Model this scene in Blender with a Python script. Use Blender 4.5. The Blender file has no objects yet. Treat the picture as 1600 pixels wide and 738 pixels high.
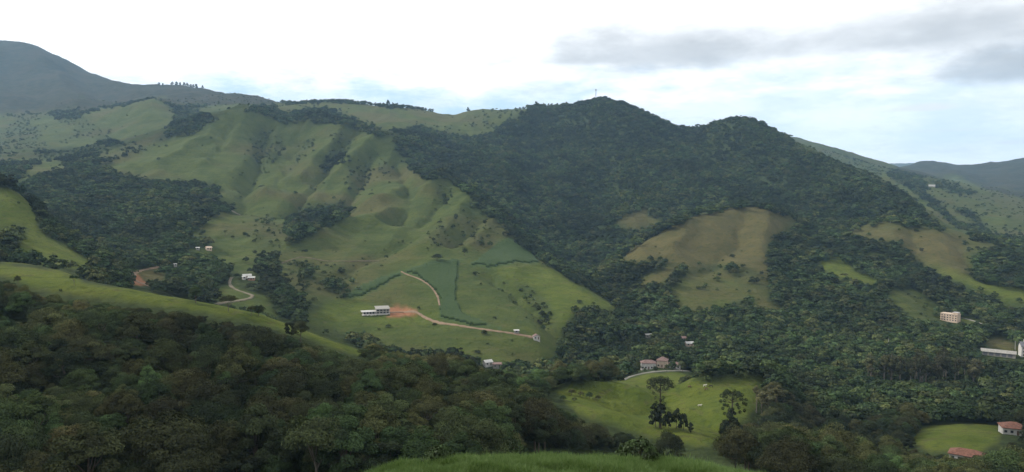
import bpy, math, random
import numpy as np

# ------------------------------------------------------------------ camera, sky, sun, exposure
W0, H0, F = 1600.0, 738.0, 1209.0          # photograph size and focal length in its pixels
HORIZON = 300.0                            # pixel row of the eye level
HAZE = 5.4e-5                              # air density
PITCH = math.atan((H0 / 2 - HORIZON) / F)  # camera looks slightly down
SUN_AZ, SUN_EL = math.radians(-74), math.radians(38)

sc = bpy.context.scene
COL = sc.collection
cd = bpy.data.cameras.new('camera')
cd.sensor_width = 36.0
cd.lens = 36.0 * F / W0
cd.clip_start, cd.clip_end = 0.1, 60000
cam = bpy.data.objects.new('camera', cd)
cam.rotation_euler = (math.pi / 2 - PITCH, 0, 0)
COL.objects.link(cam)
sc.camera = cam

sc.render.engine = 'CYCLES'
sc.view_settings.view_transform = 'Standard'
sc.view_settings.look = 'None'
sc.view_settings.exposure = 0.14
sc.view_settings.gamma = 1.0
cy = sc.cycles
cy.use_denoising = True
cy.max_bounces = 6; cy.diffuse_bounces = 2; cy.glossy_bounces = 2
cy.transmission_bounces = 3; cy.volume_bounces = 1; cy.transparent_max_bounces = 4


class NT:
    """small helper to write node trees"""
    def __init__(s, tree):
        s.t = tree; s.n = tree.nodes; s.l = tree.links
    def new(s, typ, **kw):
        n = s.n.new(typ)
        for k, v in kw.items():
            setattr(n, k, v)
        return n
    def put(s, sock, v):
        if isinstance(v, bpy.types.NodeSocket):
            s.l.new(v, sock)
        elif v is not None:
            if sock.type == 'RGBA' and not hasattr(v, '__len__'):
                v = (v, v, v, 1)
            if sock.type == 'RGBA' and len(v) == 3:
                v = (*v, 1)
            sock.default_value = v
    def math(s, op, a, b=None, c=None, clamp=False):
        n = s.new('ShaderNodeMath', operation=op, use_clamp=clamp)
        for i, v in enumerate((a, b, c)):
            s.put(n.inputs[i], v)
        return n.outputs[0]
    def mix(s, f, a, b, blend='MIX'):
        n = s.new('ShaderNodeMix', data_type='RGBA', blend_type=blend)
        s.put(n.inputs[0], f); s.put(n.inputs[6], a); s.put(n.inputs[7], b)
        return n.outputs[2]
    def step(s, v, lo, hi, a=0.0, b=1.0):
        n = s.new('ShaderNodeMapRange', interpolation_type='SMOOTHSTEP')
        for i, q in enumerate((v, lo, hi, a, b)):
            s.put(n.inputs[i], q)
        return n.outputs[0]
    def noise(s, vec, scale, detail=4, rough=0.55, dist=0.0):
        n = s.new('ShaderNodeTexNoise')
        if vec is not None:
            s.l.new(vec, n.inputs['Vector'])
        n.inputs['Scale'].default_value = scale
        n.inputs['Detail'].default_value = detail
        n.inputs['Roughness'].default_value = rough
        n.inputs['Distortion'].default_value = dist
        return n.outputs[0]
    def xyz(s, x, y, z):
        n = s.new('ShaderNodeCombineXYZ')
        for i, v in enumerate((x, y, z)):
            s.put(n.inputs[i], v)
        return n.outputs[0]


world = bpy.data.worlds.new('World')
sc.world = world
world.use_nodes = True
wt = NT(world.node_tree)
wt.n.clear()
SKYS = 0.10
sky = wt.new('ShaderNodeTexSky', sky_type='NISHITA', sun_disc=False)
sky.sun_elevation = SUN_EL
sky.sun_rotation = SUN_AZ
sky.altitude = 900; sky.dust_density = 1.5
tc = wt.new('ShaderNodeTexCoord')
sep = wt.new('ShaderNodeSeparateXYZ')
wt.l.new(tc.outputs['Generated'], sep.inputs[0])
dx, dy, dz = sep.outputs
el = wt.math('ARCSINE', dz)
az = wt.math('ARCTAN2', dx, dy)
zc = wt.math('ADD', wt.math('MAXIMUM', dz, 0.0), 0.13)
flat = wt.xyz(wt.math('DIVIDE', dx, zc), wt.math('DIVIDE', dy, zc), 0.37)   # a cloud deck seen from below
streak = wt.xyz(wt.math('MULTIPLY', az, 5.0), wt.math('MULTIPLY', el, 15.0), 2.0)
n_deck = wt.noise(flat, 1.1, 7, 0.58)
n_str = wt.noise(streak, 1.5, 5, 0.55, 0.2)
n_fine = wt.noise(streak, 1.7, 6, 0.6)
# blue gaps low over the hills, closed cloud deck above
e1 = wt.math('ADD', el, wt.math('MULTIPLY', wt.math('SUBTRACT', n_str, 0.5), 0.16))
gap = wt.math('SUBTRACT', 1.0, wt.step(wt.math('SUBTRACT', e1, wt.step(az, -0.05, 0.45, 0.010, 0.022)), 0.098, 0.132))
veil = wt.step(n_fine, 0.36, 0.64)
gap = wt.math('MULTIPLY', gap, wt.math('SUBTRACT', 1.0, wt.math('MULTIPLY', veil, 0.6)))
gap = wt.math('MULTIPLY', gap, wt.step(el, 0.0, 0.075, 0.35, 1.0))
gap = wt.math('MULTIPLY', gap, wt.step(az, -0.1, 0.35, 1.0, 0.55))
white = wt.step(n_deck, 0.30, 0.62, 1.16, 1.36)
mott = wt.step(wt.noise(streak, 5.0, 5, 0.55), 0.58, 0.80, 0.0, 0.16)
white = wt.math('SUBTRACT', white, mott)
lowm = wt.math('MULTIPLY', wt.step(wt.noise(streak, 3.4, 6, 0.6, 0.3), 0.50, 0.72, 0.0, 0.26), wt.step(el, 0.22, 0.12))
lowm = wt.math('MULTIPLY', lowm, wt.step(az, 0.0, 0.3, 1.0, 0.6))
white = wt.math('SUBTRACT', white, lowm)
cw = wt.math('DIVIDE', white, SKYS)
cloud = wt.mix(1.0, wt.xyz(cw, cw, cw), (1.0, 0.995, 0.985), 'MULTIPLY')
lum = wt.math('DIVIDE', 0.90, SKYS)
pale = wt.mix(1.0, wt.xyz(lum, lum, lum), (0.72, 0.95, 1.16), 'MULTIPLY')
blue = wt.mix(0.74, sky.outputs[0], pale)
out = wt.mix(gap, cloud, blue)


def ell(az0, el0, ra, re, soft, wob, sc_=6.0, flatbase=True):
    """soft-edged cloud body in direction space, ragged by noise"""
    wv = wt.noise(wt.xyz(wt.math('MULTIPLY', az, 1.0), wt.math('MULTIPLY', el, 2.6), az0), sc_, 6, 0.6)
    w = wt.math('MULTIPLY', wt.math('SUBTRACT', wv, 0.5), wob)
    a = wt.math('DIVIDE', wt.math('SUBTRACT', az, az0), ra)
    b = wt.math('DIVIDE', wt.math('SUBTRACT', el, el0), re)
    if flatbase:                                   # steeper underside
        b = wt.math('MULTIPLY', b, wt.step(b, -0.2, 0.2, 1.9, 1.0))
    d = wt.math('SQRT', wt.math('ADD', wt.math('MULTIPLY', a, a), wt.math('MULTIPLY', b, b)))
    return wt.math('SUBTRACT', 1.0, wt.step(wt.math('ADD', d, w), 1.0 - soft, 1.0 + soft * 0.4))


def dirpx(px, py):
    a = math.atan((px - 800) / F)
    return a, (HORIZON - py) / F * math.cos(a)


greys = [((1010, 93), (0.150, 0.040), 0.75, 1.1, 0.60), ((1150, 88), (0.13, 0.034), 0.8, 1.0, 0.36),
         ((1370, 66), (0.20, 0.036), 0.8, 1.1, 0.42), ((1560, 55), (0.16, 0.050), 0.8, 1.1, 0.55),
         ((1565, 112), (0.085, 0.026), 0.6, 1.1, 0.62), ((1800, 80), (0.2, 0.06), 0.8, 1.0, 0.5),
         ((900, 100), (0.06, 0.012), 0.8, 1.0, 0.4)]
for (px, py), (ra, re), soft, wob, k in greys:
    a0, e0 = dirpx(px, py)
    m = ell(a0, e0, ra, re, soft, wob * 1.6, 11.0)
    gv = 0.40 / SKYS
    out = wt.mix(wt.math('MULTIPLY', m, k), out, (gv * 1.0, gv * 1.005, gv * 1.02))
for (px, py), (ra, re), k in [((1440, 171), (0.042, 0.0075), 0.85), ((1585, 224), (0.022, 0.004), 0.6),
                              ((1480, 205), (0.05, 0.003), 0.3)]:
    a0, e0 = dirpx(px, py)
    m = ell(a0, e0, ra, re, 0.6, 1.1, 14.0)
    v = 0.98 / SKYS
    out = wt.mix(wt.math('MULTIPLY', m, k), out, (v, v * 0.985, v * 0.965))
# below eye level: dim ground light
out = wt.mix(wt.step(el, -0.06, 0.0), (0.10 / SKYS, 0.11 / SKYS, 0.09 / SKYS), out)
bg = wt.new('ShaderNodeBackground')
wt.l.new(out, bg.inputs[0]); bg.inputs[1].default_value = SKYS
wo = wt.new('ShaderNodeOutputWorld')
wt.l.new(bg.outputs[0], wo.inputs[0])
world.cycles.sampling_method = 'MANUAL'
world.cycles.sample_map_resolution = 512

sl = bpy.data.lights.new('sun', 'SUN')
sl.energy = 4.2; sl.angle = math.radians(4); sl.color = (1.0, 0.95, 0.86)
so = bpy.data.objects.new('sun', sl)
so.rotation_euler = (math.pi / 2 - SUN_EL, 0, -SUN_AZ + math.pi)   # light comes from azimuth SUN_AZ
COL.objects.link(so)

# ------------------------------------------------------------------ terrain: heights from surveyed lines
# every entry: (pixel x, pixel y, depth in metres along the view axis); 'c' lines touch tree tops, 'g' lines the ground,
# 'z' lines give (pixel x, height, depth) for ground that hills hide.
CANOPY = 7.5
SURVEY = [
 ('z', [(x, -1.65, 2.2) for x in range(-400, 2001, 300)]),
 ('z', [(x, -3.2, 5.5) for x in range(-400, 2001, 300)]),
 ('z', [(x, -4.6, 9.5) for x in range(-400, 2001, 200)]),
 ('z', [(x, -5.75, 14) for x in range(500, 1701, 150)]),
 # grass knoll before the camera
 ('g', [(-400, 1000, 18), (0, 960, 18), (300, 900, 18), (480, 810, 18), (560, 765, 18), (620, 742, 18), (690, 730, 18), (800, 725, 18), (950, 724, 18),
        (1050, 730, 18), (1120, 740, 18), (1180, 756, 18), (1260, 785, 18), (1420, 800, 18), (1560, 800, 18), (1700, 820, 18), (2000, 850, 18)]),
 ('z', [(x, -11.5, 24) for x in range(-400, 2001, 240)]),
 ('z', [(x, -24, 42) for x in range(-400, 1001, 200)] + [(x, -27, 42) for x in range(1200, 2001, 200)]),
 ('z', [(x, -38, 75) for x in range(-400, 801, 200)] + [(1000, -42, 75), (1200, -46, 75), (1400, -48, 75), (1700, -50, 75), (2000, -50, 75)]),
 # near wooded slope
 ('c', [(-400, 738, 130), (-150, 738, 130), (0, 738, 130), (200, 738, 130), (400, 738, 130), (600, 735, 128), (800, 712, 140), (1000, 712, 170),
        (1150, 716, 195), (1300, 715, 220), (1450, 720, 240), (1600, 725, 250), (1800, 725, 250), (2000, 725, 250)]),
 ('c', [(-400, 600, 200), (-150, 600, 200), (0, 600, 200), (200, 600, 200), (400, 615, 200), (600, 645, 195), (800, 662, 205), (950, 692, 225), (1100, 705, 250)]),
 ('c', [(-400, 478, 280), (-150, 478, 280), (0, 482, 280), (150, 490, 280), (300, 502, 280), (450, 530, 285), (600, 562, 290), (700, 572, 300), (800, 600, 295), (870, 640, 290),
        (960, 672, 290), (1050, 695, 280)]),
 # grass spur on the left
 ('g', [(-400, 400, 345), (-150, 412, 345), (0, 428, 340), (28, 433, 335), (118, 444, 330), (200, 454, 330), (300, 471, 330), (400, 490, 335), (480, 518, 340), (570, 550, 345)]),
 ('c', [(650, 556, 350), (740, 566, 350), (800, 585, 345)]),
 ('g', [(-400, 395, 420), (-150, 405, 420), (0, 413, 420), (65, 420, 420), (130, 440, 420)]),
 ('z', [(300, -88, 430), (450, -104, 430), (570, -116, 430), (700, -120, 440), (800, -124, 440), (200, -72, 430)]),
 # creek valley
 ('g', [(200, 447, 560), (260, 457, 580), (330, 472, 600), (400, 495, 600), (480, 512, 610), (560, 545, 600), (650, 556, 590), (760, 580, 560),
        (850, 592, 560), (930, 604, 555)]),
 # green hill far left
 ('g', [(-400, 280, 720), (-150, 285, 720), (0, 293, 700), (30, 303, 690), (60, 343, 660), (110, 388, 640), (160, 415, 620)]),
 ('g', [(-400, 405, 520), (-150, 408, 520), (0, 412, 520), (100, 420, 540)]),
 ('g', [(0, 350, 600), (60, 375, 600), (-150, 345, 600)]),
 ('z', [(-150, -25, 820), (0, -28, 810), (50, -38, 800)]),
 # wooded bowl
 ('c', [(120, 385, 740), (200, 400, 720), (200, 368, 850), (200, 328, 1000), (200, 290, 1180), (200, 266, 1300), (100, 335, 920), (100, 300, 1080), (100, 268, 1250),
        (30, 270, 1200), (-150, 270, 1200), (290, 375, 830), (290, 335, 990), (290, 296, 1180), (320, 288, 1260), (-400, 270, 1200), (240, 430, 640)]),
 # left spur of the big pasture
 ('g', [(150, 254, 1450), (250, 226, 1560), (310, 200, 1660), (385, 170, 1800), (412, 177, 1800)]),
 ('g', [(250, 262, 1370), (330, 240, 1480), (330, 272, 1340), (400, 220, 1600), (400, 260, 1420), (400, 300, 1230), (350, 322, 1120), (340, 360, 960), (360, 400, 840)]),
 ('g', [(400, 350, 1000), (400, 400, 850), (400, 440, 720), (440, 470, 660), (450, 230, 1620), (450, 280, 1400), (450, 320, 1200), (500, 340, 1120), (470, 390, 920), (500, 430, 800),
        (520, 460, 720), (450, 350, 1060)]),
 ('g', [(440, 188, 1780), (490, 189, 1750), (540, 196, 1700), (575, 208, 1660), (600, 212, 1640)]),
 ('g', [(500, 250, 1500), (540, 300, 1280), (580, 350, 1060), (600, 390, 930), (560, 420, 830), (560, 250, 1480), (600, 300, 1270), (530, 380, 960)]),
 # long grass ridge between pasture and wood
 ('g', [(618, 235, 1570), (645, 266, 1470), (690, 282, 1350), (735, 303, 1240), (775, 345, 1120), (800, 370, 1050), (852, 414, 930), (910, 448, 850), (962, 482, 790)]),
 ('g', [(660, 320, 1200), (700, 350, 1080), (650, 370, 1000), (700, 388, 945), (640, 400, 900), (760, 390, 970)]),
 # planted knoll with the house
 ('g', [(545, 463, 745), (630, 427, 830), (680, 412, 855), (720, 408, 865), (780, 412, 885), (850, 421, 900)]),
 ('g', [(600, 460, 760), (650, 468, 745), (560, 488, 695), (590, 490, 692), (620, 490, 692), (700, 470, 740), (700, 507, 655), (760, 450, 785), (800, 490, 700), (840, 530, 635), (500, 500, 640), (560, 520, 630),
        (650, 522, 628), (750, 545, 598), (860, 470, 765), (890, 500, 700), (800, 560, 590)]),
 # wooded valley floor, centre
 ('c', [(900, 525, 670), (970, 520, 680), (870, 565, 600), (930, 565, 600)]),
 ('g', [(1000, 576, 570), (1060, 576, 570), (1030, 560, 600)]),
 ('c', [(1000, 545, 630), (1080, 545, 630)]),
 # the wooded mountain
 ('c', [(760, 318, 1380), (800, 300, 1460), (800, 250, 1760), (850, 385, 1130), (850, 330, 1400), (900, 420, 1010), (900, 370, 1200), (900, 320, 1450), (900, 250, 1800), (900, 200, 2050), (700, 230, 1800),
        (760, 218, 1980), (700, 262, 1520), (950, 455, 870), (1000, 480, 800), (960, 400, 1080), (970, 368, 1200), (1000, 300, 1500), (1000, 240, 1800), (1100, 308, 1480), (1100, 250, 1760), (1200, 308, 1440),
        (1200, 255, 1680), (1300, 318, 1360), (1300, 280, 1550), (1400, 328, 1300), (1400, 305, 1430), (660, 218, 1700), (1050, 210, 2000), (1140, 215, 1850)]),
 ('c', [(700, 178, 2400), (740, 168, 2450), (780, 166, 2450), (820, 168, 2400), (860, 165, 2300), (900, 158, 2200), (930, 155, 2150), (965, 161, 2120), (1000, 174, 2100), (1040, 187, 2110), (1080, 193, 2100),
        (1110, 187, 2020), (1140, 181, 1950), (1165, 184, 1920), (1200, 204, 1850), (1240, 224, 1780), (1300, 246, 1700), (1350, 265, 1620), (1400, 288, 1520), (1440, 318, 1420), (1478, 352, 1320)]),
 ('z', [(930, 150, 2550), (1140, 90, 2350), (1040, 90, 2450), (1250, 40, 2150), (1400, -20, 1800), (820, 190, 2800), (700, 190, 2800), (1470, -60, 1550)]),
 # ridge behind the pasture
 ('g', [(430, 164, 2600), (470, 163, 2580), (510, 162, 2550), (560, 164, 2500), (610, 172, 2450), (650, 172, 2450), (680, 176, 2420)]),
 ('c', [(470, 178, 1960), (430, 184, 1880), (550, 188, 1880)]),
 ('g', [(600, 192, 1980), (700, 197, 2120), (650, 190, 2100), (520, 172, 2200)]),
 ('z', [(500, 230, 3200), (450, 260, 3600), (550, 230, 3600), (560, 220, 2850), (620, 200, 2850)]),
 # hills and mountain, far left
 ('g', [(122, 178, 2700), (160, 170, 2680), (200, 164, 2650), (240, 154, 2600), (265, 163, 2550), (290, 185, 2450)]),
 ('g', [(200, 208, 2250), (150, 228, 1950), (250, 208, 2080), (240, 180, 2350), (60, 188, 2700), (0, 182, 2800), (60, 218, 2250), (0, 226, 2100), (0, 250, 1650), (60, 250, 1600), (100, 236, 1800), (-150, 185, 2800), (-150, 230, 2100),
        (-150, 252, 1650), (-400, 240, 1900)]),
 ('g', [(310, 167, 2700), (350, 164, 2700), (390, 162, 2700), (330, 182, 2350), (360, 176, 2150)]),
 ('g', [(-400, 40, 4900), (-150, 62, 4700), (0, 69, 4600), (40, 69, 4600), (60, 76, 4550), (90, 91, 4480), (120, 105, 4400), (180, 129, 4200), (240, 141, 4000), (300, 138, 3700), (340, 145, 3500), (400, 154, 3200), (430, 160, 3000), (450, 166, 2900), (475, 168, 2850)]),
 ('g', [(-400, 110, 3700), (-150, 125, 3650), (0, 130, 3600), (100, 140, 3500), (200, 152, 3400), (0, 163, 3150), (100, 165, 3050), (-150, 160, 3150), (300, 155, 3100)]),
 ('z', [(0, 700, 5600), (120, 520, 5400), (240, 380, 5000), (400, 240, 4200)]),
 # far right
 ('g', [(1235, 213, 3600), (1270, 222, 3550), (1300, 231, 3500), (1370, 250, 3300), (1400, 263, 3100), (1320, 252, 2900), (1380, 268, 2700)]),
 ('g', [(1385, 278, 2300), (1430, 305, 2000), (1480, 347, 1700), (1530, 366, 1450)]),
 ('g', [(1440, 293, 2250), (1480, 291, 2280), (1530, 302, 2250), (1560, 312, 2200), (1600, 325, 2100), (1800, 345, 2000)]),
 ('g', [(1500, 322, 1900), (1560, 345, 1700), (1600, 362, 1600), (1540, 368, 1430)]),
 ('g', [(1410, 263, 4600), (1440, 253, 4600), (1500, 258, 4500), (1550, 256, 4500), (1600, 248, 4400), (1700, 235, 4300), (2000, 220, 4300)]),
 ('g', [(1450, 277, 3600), (1520, 288, 3100), (1600, 300, 2800), (1800, 300, 2800)]),
 ('z', [(1300, 120, 4800), (1500, 60, 5600), (1700, 100, 5600)]),
 ('g', [(1395, 257, 9000), (1415, 256, 9000)]),
 ('z', [(x, 250, 9500) for x in range(-400, 1200, 200)] + [(1600, 280, 9500), (1900, 280, 9500)]),
 ('z', [(x, 200, 13500) for x in range(-400, 2001, 300)]),
 # dry rounded hill
 ('g', [(978, 395, 1000), (1020, 370, 1060), (1050, 354, 1100), (1080, 341, 1130), (1130, 326, 1180), (1190, 325, 1200), (1220, 332, 1190), (1247, 347, 1160)]),
 ('c', [(1275, 365, 1120)]),
 ('g', [(1000, 412, 930), (1040, 400, 970), (1100, 380, 1030), (1100, 420, 920), (1180, 375, 1050), (1190, 425, 915), (1100, 455, 845), (1050, 465, 820), (1150, 490, 780), (1020, 440, 870)]),
 ('c', [(1250, 405, 980), (1250, 480, 800), (1200, 500, 750)]),
 ('z', [(1130, -62, 1300), (1190, -62, 1320), (1050, -78, 1230), (1250, -62, 1280)]),
 ('g', [(958, 350, 1250), (1010, 323, 1390), (1030, 343, 1320)]),
 # right-hand knoll
 ('g', [(1322, 362, 1150), (1350, 352, 1180), (1390, 347, 1200), (1440, 352, 1200), (1500, 362, 1180), (1560, 380, 1130), (1600, 392, 1100), (1800, 400, 1100)]),
 ('g', [(1400, 390, 1040), (1500, 418, 955), (1600, 460, 880), (1330, 432, 920), (1305, 402, 1000), (1420, 470, 830), (1800, 460, 880)]),
 ('z', [(1390, -72, 1290), (1500, -76, 1270), (1600, -85, 1230)]),
 ('c', [(1300, 480, 800), (1600, 500, 780), (1540, 470, 850), (1380, 420, 960), (1800, 500, 780)]),
 ('g', [(1470, 501, 792), (1500, 501, 792), (1530, 508, 770)]),
 # valley floor, right
 ('c', [(1150, 535, 660), (1200, 540, 640), (1300, 540, 645), (1400, 556, 610), (1480, 560, 605)]),
 ('g', [(1540, 556, 632), (1600, 557, 632), (1800, 557, 632)]),
 ('c', [(1200, 600, 480), (1350, 605, 500), (1500, 612, 490), (1600, 620, 480), (1800, 620, 480), (1250, 650, 390), (1350, 660, 385), (1270, 690, 310), (1400, 695, 310)]),
 ('g', [(1440, 680, 345), (1540, 672, 352), (1500, 700, 315), (1600, 685, 335), (1800, 685, 335)]),
 # near green mounds
 ('g', [(880, 607, 400), (910, 601, 405), (940, 599, 410), (1000, 603, 410), (1040, 613, 400)]),
 ('g', [(885, 622, 350), (930, 640, 332), (960, 650, 325), (1030, 669, 318), (1090, 690, 302)]),
 ('g', [(960, 624, 372), (1000, 642, 352)]),
 ('g', [(1060, 608, 420), (1100, 600, 430), (1150, 595, 435), (1190, 594, 435), (1100, 625, 390), (1150, 640, 368), (1090, 650, 350), (1140, 688, 318)]),
 ('g', [(950, 602, 490), (975, 594, 505), (1010, 585, 520), (1060, 583, 525), (1110, 598, 500)]),
 ('z', [(930, -121, 460), (1020, -122, 455), (1150, -122, 480)]),
]


def to_world(px, py, depth):
    dx_ = (px - W0 / 2) / F; dy_ = (H0 / 2 - py) / F
    yy = math.cos(PITCH) + dy_ * math.sin(PITCH); zz = -math.sin(PITCH) + dy_ * math.cos(PITCH)
    return dx_ / yy * depth, depth, zz / yy * depth


def to_pixel(x, y, z):
    cp, sp = math.cos(PITCH), math.sin(PITCH)
    fwd = y * cp - z * sp; up = y * sp + z * cp
    fwd = np.maximum(fwd, 1e-3)
    return W0 / 2 + x / fwd * F, H0 / 2 - up / fwd * F


ctrl = []
for kind, pts in SURVEY:
    for (a, b, d) in pts:
        if kind == 'z':
            x, y, z = (a - W0 / 2) / F * d, d, b
        else:
            x, y, z = to_world(a, b, d)
            if kind == 'c':
                z -= CANOPY
        r = math.hypot(x, y)
        ctrl.append((math.atan2(x, y), math.log(r), z / r))
ctrl = np.array(ctrl)
VS = 0.55


def tps_kernel(d2):
    return 0.5 * d2 * np.log(d2 + 1e-12)


def fit_tps(c, lam):
    u, v, w = c[:, 0], c[:, 1] * VS, c[:, 2]
    n = len(c)
    K = tps_kernel((u[:, None] - u) ** 2 + (v[:, None] - v) ** 2) + lam * np.eye(n)
    P = np.c_[np.ones(n), u, v]
    A = np.zeros((n + 3, n + 3)); A[:n, :n] = K; A[:n, n:] = P; A[n:, :n] = P.T
    s = np.linalg.solve(A, np.r_[w, 0, 0, 0])
    return u, v, s[:n], s[n:]


TPS = fit_tps(ctrl, 2e-5)


def tps_eval(az_, lr):
    cu, cv, wt_, lin = TPS
    u = az_.ravel(); v = lr.ravel() * VS
    res = np.empty(u.size)
    for i in range(0, u.size, 20000):
        a, b = u[i:i + 20000], v[i:i + 20000]
        d2 = (a[:, None] - cu) ** 2 + (b[:, None] - cv) ** 2
        res[i:i + 20000] = tps_kernel(d2) @ wt_ + lin[0] + lin[1] * a + lin[2] * b
    return res.reshape(az_.shape)


def vnoise(x, y, seed=0):
    """smooth 2-D gradient noise in -1..1"""
    xi, yi = np.floor(x).astype(np.int64), np.floor(y).astype(np.int64)
    fx, fy = x - xi, y - yi
    ux, uy = fx * fx * fx * (fx * (fx * 6 - 15) + 10), fy * fy * fy * (fy * (fy * 6 - 15) + 10)
    def g(ix, iy, dx_, dy_):
        h = (ix * 374761393 + iy * 668265263 + seed * 1442695041) & 0xffffffff
        h = ((h ^ (h >> 13)) * 1274126177) & 0xffffffff
        a = ((h ^ (h >> 16)) & 0xffff) / 65536.0 * 2 * np.pi
        return np.cos(a) * dx_ + np.sin(a) * dy_
    n00 = g(xi, yi, fx, fy); n10 = g(xi + 1, yi, fx - 1, fy)
    n01 = g(xi, yi + 1, fx, fy - 1); n11 = g(xi + 1, yi + 1, fx - 1, fy - 1)
    return 1.4 * ((n00 * (1 - ux) + n10 * ux) * (1 - uy) + (n01 * (1 - ux) + n11 * ux) * uy)


def fbm(x, y, seed=0, octv=4, gain=0.5):
    t, a = 0, 1.0
    for o in range(octv):
        t = t + a * vnoise(x * 2 ** o, y * 2 ** o, seed + o * 17)
        a *= gain
    return t


def sstep(x, a, b):
    t = np.clip((x - a) / (b - a), 0, 1)
    return t * t * (3 - 2 * t)


# polar grid: fine inside the view, coarse behind the camera
AZV = math.radians(37)
NAZ = 900
az_in = np.linspace(-AZV, AZV, NAZ)
stepaz = az_in[1] - az_in[0]
extra = [AZV]
d = stepaz
while extra[-1] < math.pi - 0.02:
    d = min(d * 1.25, math.radians(6)); extra.append(min(extra[-1] + d, math.pi))
if extra[-1] < math.pi:
    extra.append(math.pi)
extra = np.array(extra[1:])
AZ = np.r_[-extra[::-1], az_in, extra]
LR = np.r_[np.linspace(math.log(1.2), math.log(90), 90, endpoint=False),
           np.linspace(math.log(90), math.log(3000), 430, endpoint=False),
           np.linspace(math.log(3000), math.log(13500), 90)]
RR = np.exp(LR)


def up2(a, ax):
    """insert cubic midpoints along an axis"""
    a = np.moveaxis(a, ax, 0)
    p = np.concatenate([2 * a[:1] - a[1:2], a, 2 * a[-1:] - a[-2:-1]])
    m = (-p[:-3] + 9 * p[1:-2] + 9 * p[2:-1] - p[3:]) / 16
    o = np.empty((2 * a.shape[0] - 1,) + a.shape[1:]); o[0::2] = a; o[1::2] = m
    return np.moveaxis(o, 0, ax)


# heights w = z / r, evaluated on a half grid in the view and clamped outside
AZc = np.linspace(-math.radians(44), math.radians(44), 330)
LRc = np.linspace(LR[0], LR[-1], 420)
wc = tps_eval(*np.meshgrid(AZc, LRc, indexing='ij'))
wc = up2(up2(wc, 0), 1)
AZf = np.linspace(AZc[0], AZc[-1], wc.shape[0]); LRf = np.linspace(LRc[0], LRc[-1], wc.shape[1])


def bil(grid, ga, gb, a, b):
    ia = np.clip(np.interp(a, ga, np.arange(len(ga))), 0, len(ga) - 1.001); ib = np.clip(np.interp(b, gb, np.arange(len(gb))), 0, len(gb) - 1.001)
    i, j = ia.astype(int), ib.astype(int); f, g = ia - i, ib - j
    return (grid[i, j] * (1 - f) + grid[i + 1, j] * f) * (1 - g) + (grid[i, j + 1] * (1 - f) + grid[i + 1, j + 1] * f) * g


AA, LL = np.meshgrid(AZ, LR, indexing='ij')
lim = math.radians(43.5)
w_side = bil(wc, AZf, LRf, np.clip(AA, -lim, lim), LL)
w_opp = bil(wc, AZf, LRf, np.clip(-AA, -lim, lim), LL)
k = 0.5 * sstep(np.abs(AA), math.radians(60), math.pi)
w_all = w_side * (1 - k) + w_opp * k
R2 = np.exp(LL)
GX, GY = R2 * np.sin(AA), R2 * np.cos(AA)
GZ = w_all * R2
# erosion folds and small unevenness
far = sstep(R2, 380, 800)
fold = -np.abs(vnoise(GX / 95, GY / 130, 5)) - 0.5 * np.abs(vnoise(GX / 47 + 3, GY / 60, 9))
GZ += far * 2.6 * (fold + 0.45)
warp = 0.5 * vnoise(GX / 210, GY / 210, 3)
gul = -np.abs(vnoise(GX / 85 + warp, GY / 430 + 0.3 * warp, 13)) ** 0.8 - 0.45 * np.abs(vnoise(GX / 38 + warp * 2, GY / 170, 15))
GZ += sstep(R2, 650, 1000) * (1 - 0.6 * sstep(R2, 2200, 3200)) * 8.0 * (gul + 0.42)
GZ += sstep(R2, 900, 2200) * 6.0 * fbm(GX / 260, GY / 260, 21, 3)
GZ += sstep(R2, 2200, 4000) * 22.0 * (-np.abs(fbm(GX / 420, GY / 420, 31, 4)) + 0.3)
GZ += sstep(R2, 60, 200) * 0.5 * fbm(GX / 23, GY / 23, 41, 3)
GZ += sstep(R2, 5, 14) * (1 - sstep(R2, 40, 90)) * 0.10 * fbm(GX / 2.1, GY / 2.1, 43, 3)
# spurs and gullies read off the photograph: (pixel line, height in metres, half-width in metres)
def first_hit(px, py):
    dx_ = (px - W0 / 2) / F; dy_ = (H0 / 2 - py) / F
    yy = math.cos(PITCH) + dy_ * math.sin(PITCH); zz = -math.sin(PITCH) + dy_ * math.cos(PITCH)
    t = zz / math.hypot(dx_, yy); a = math.atan2(dx_, yy)
    lr = np.linspace(math.log(60), math.log(9000), 3000)
    zt = bil(GZ, AZ, LR, np.full_like(lr, a), lr) / np.exp(lr)
    i = int(np.argmax(zt >= t))
    if zt[i] < t:
        i = int(np.argmax(zt))
    r = math.exp(lr[i])
    return r * math.sin(a), r * math.cos(a)


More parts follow.
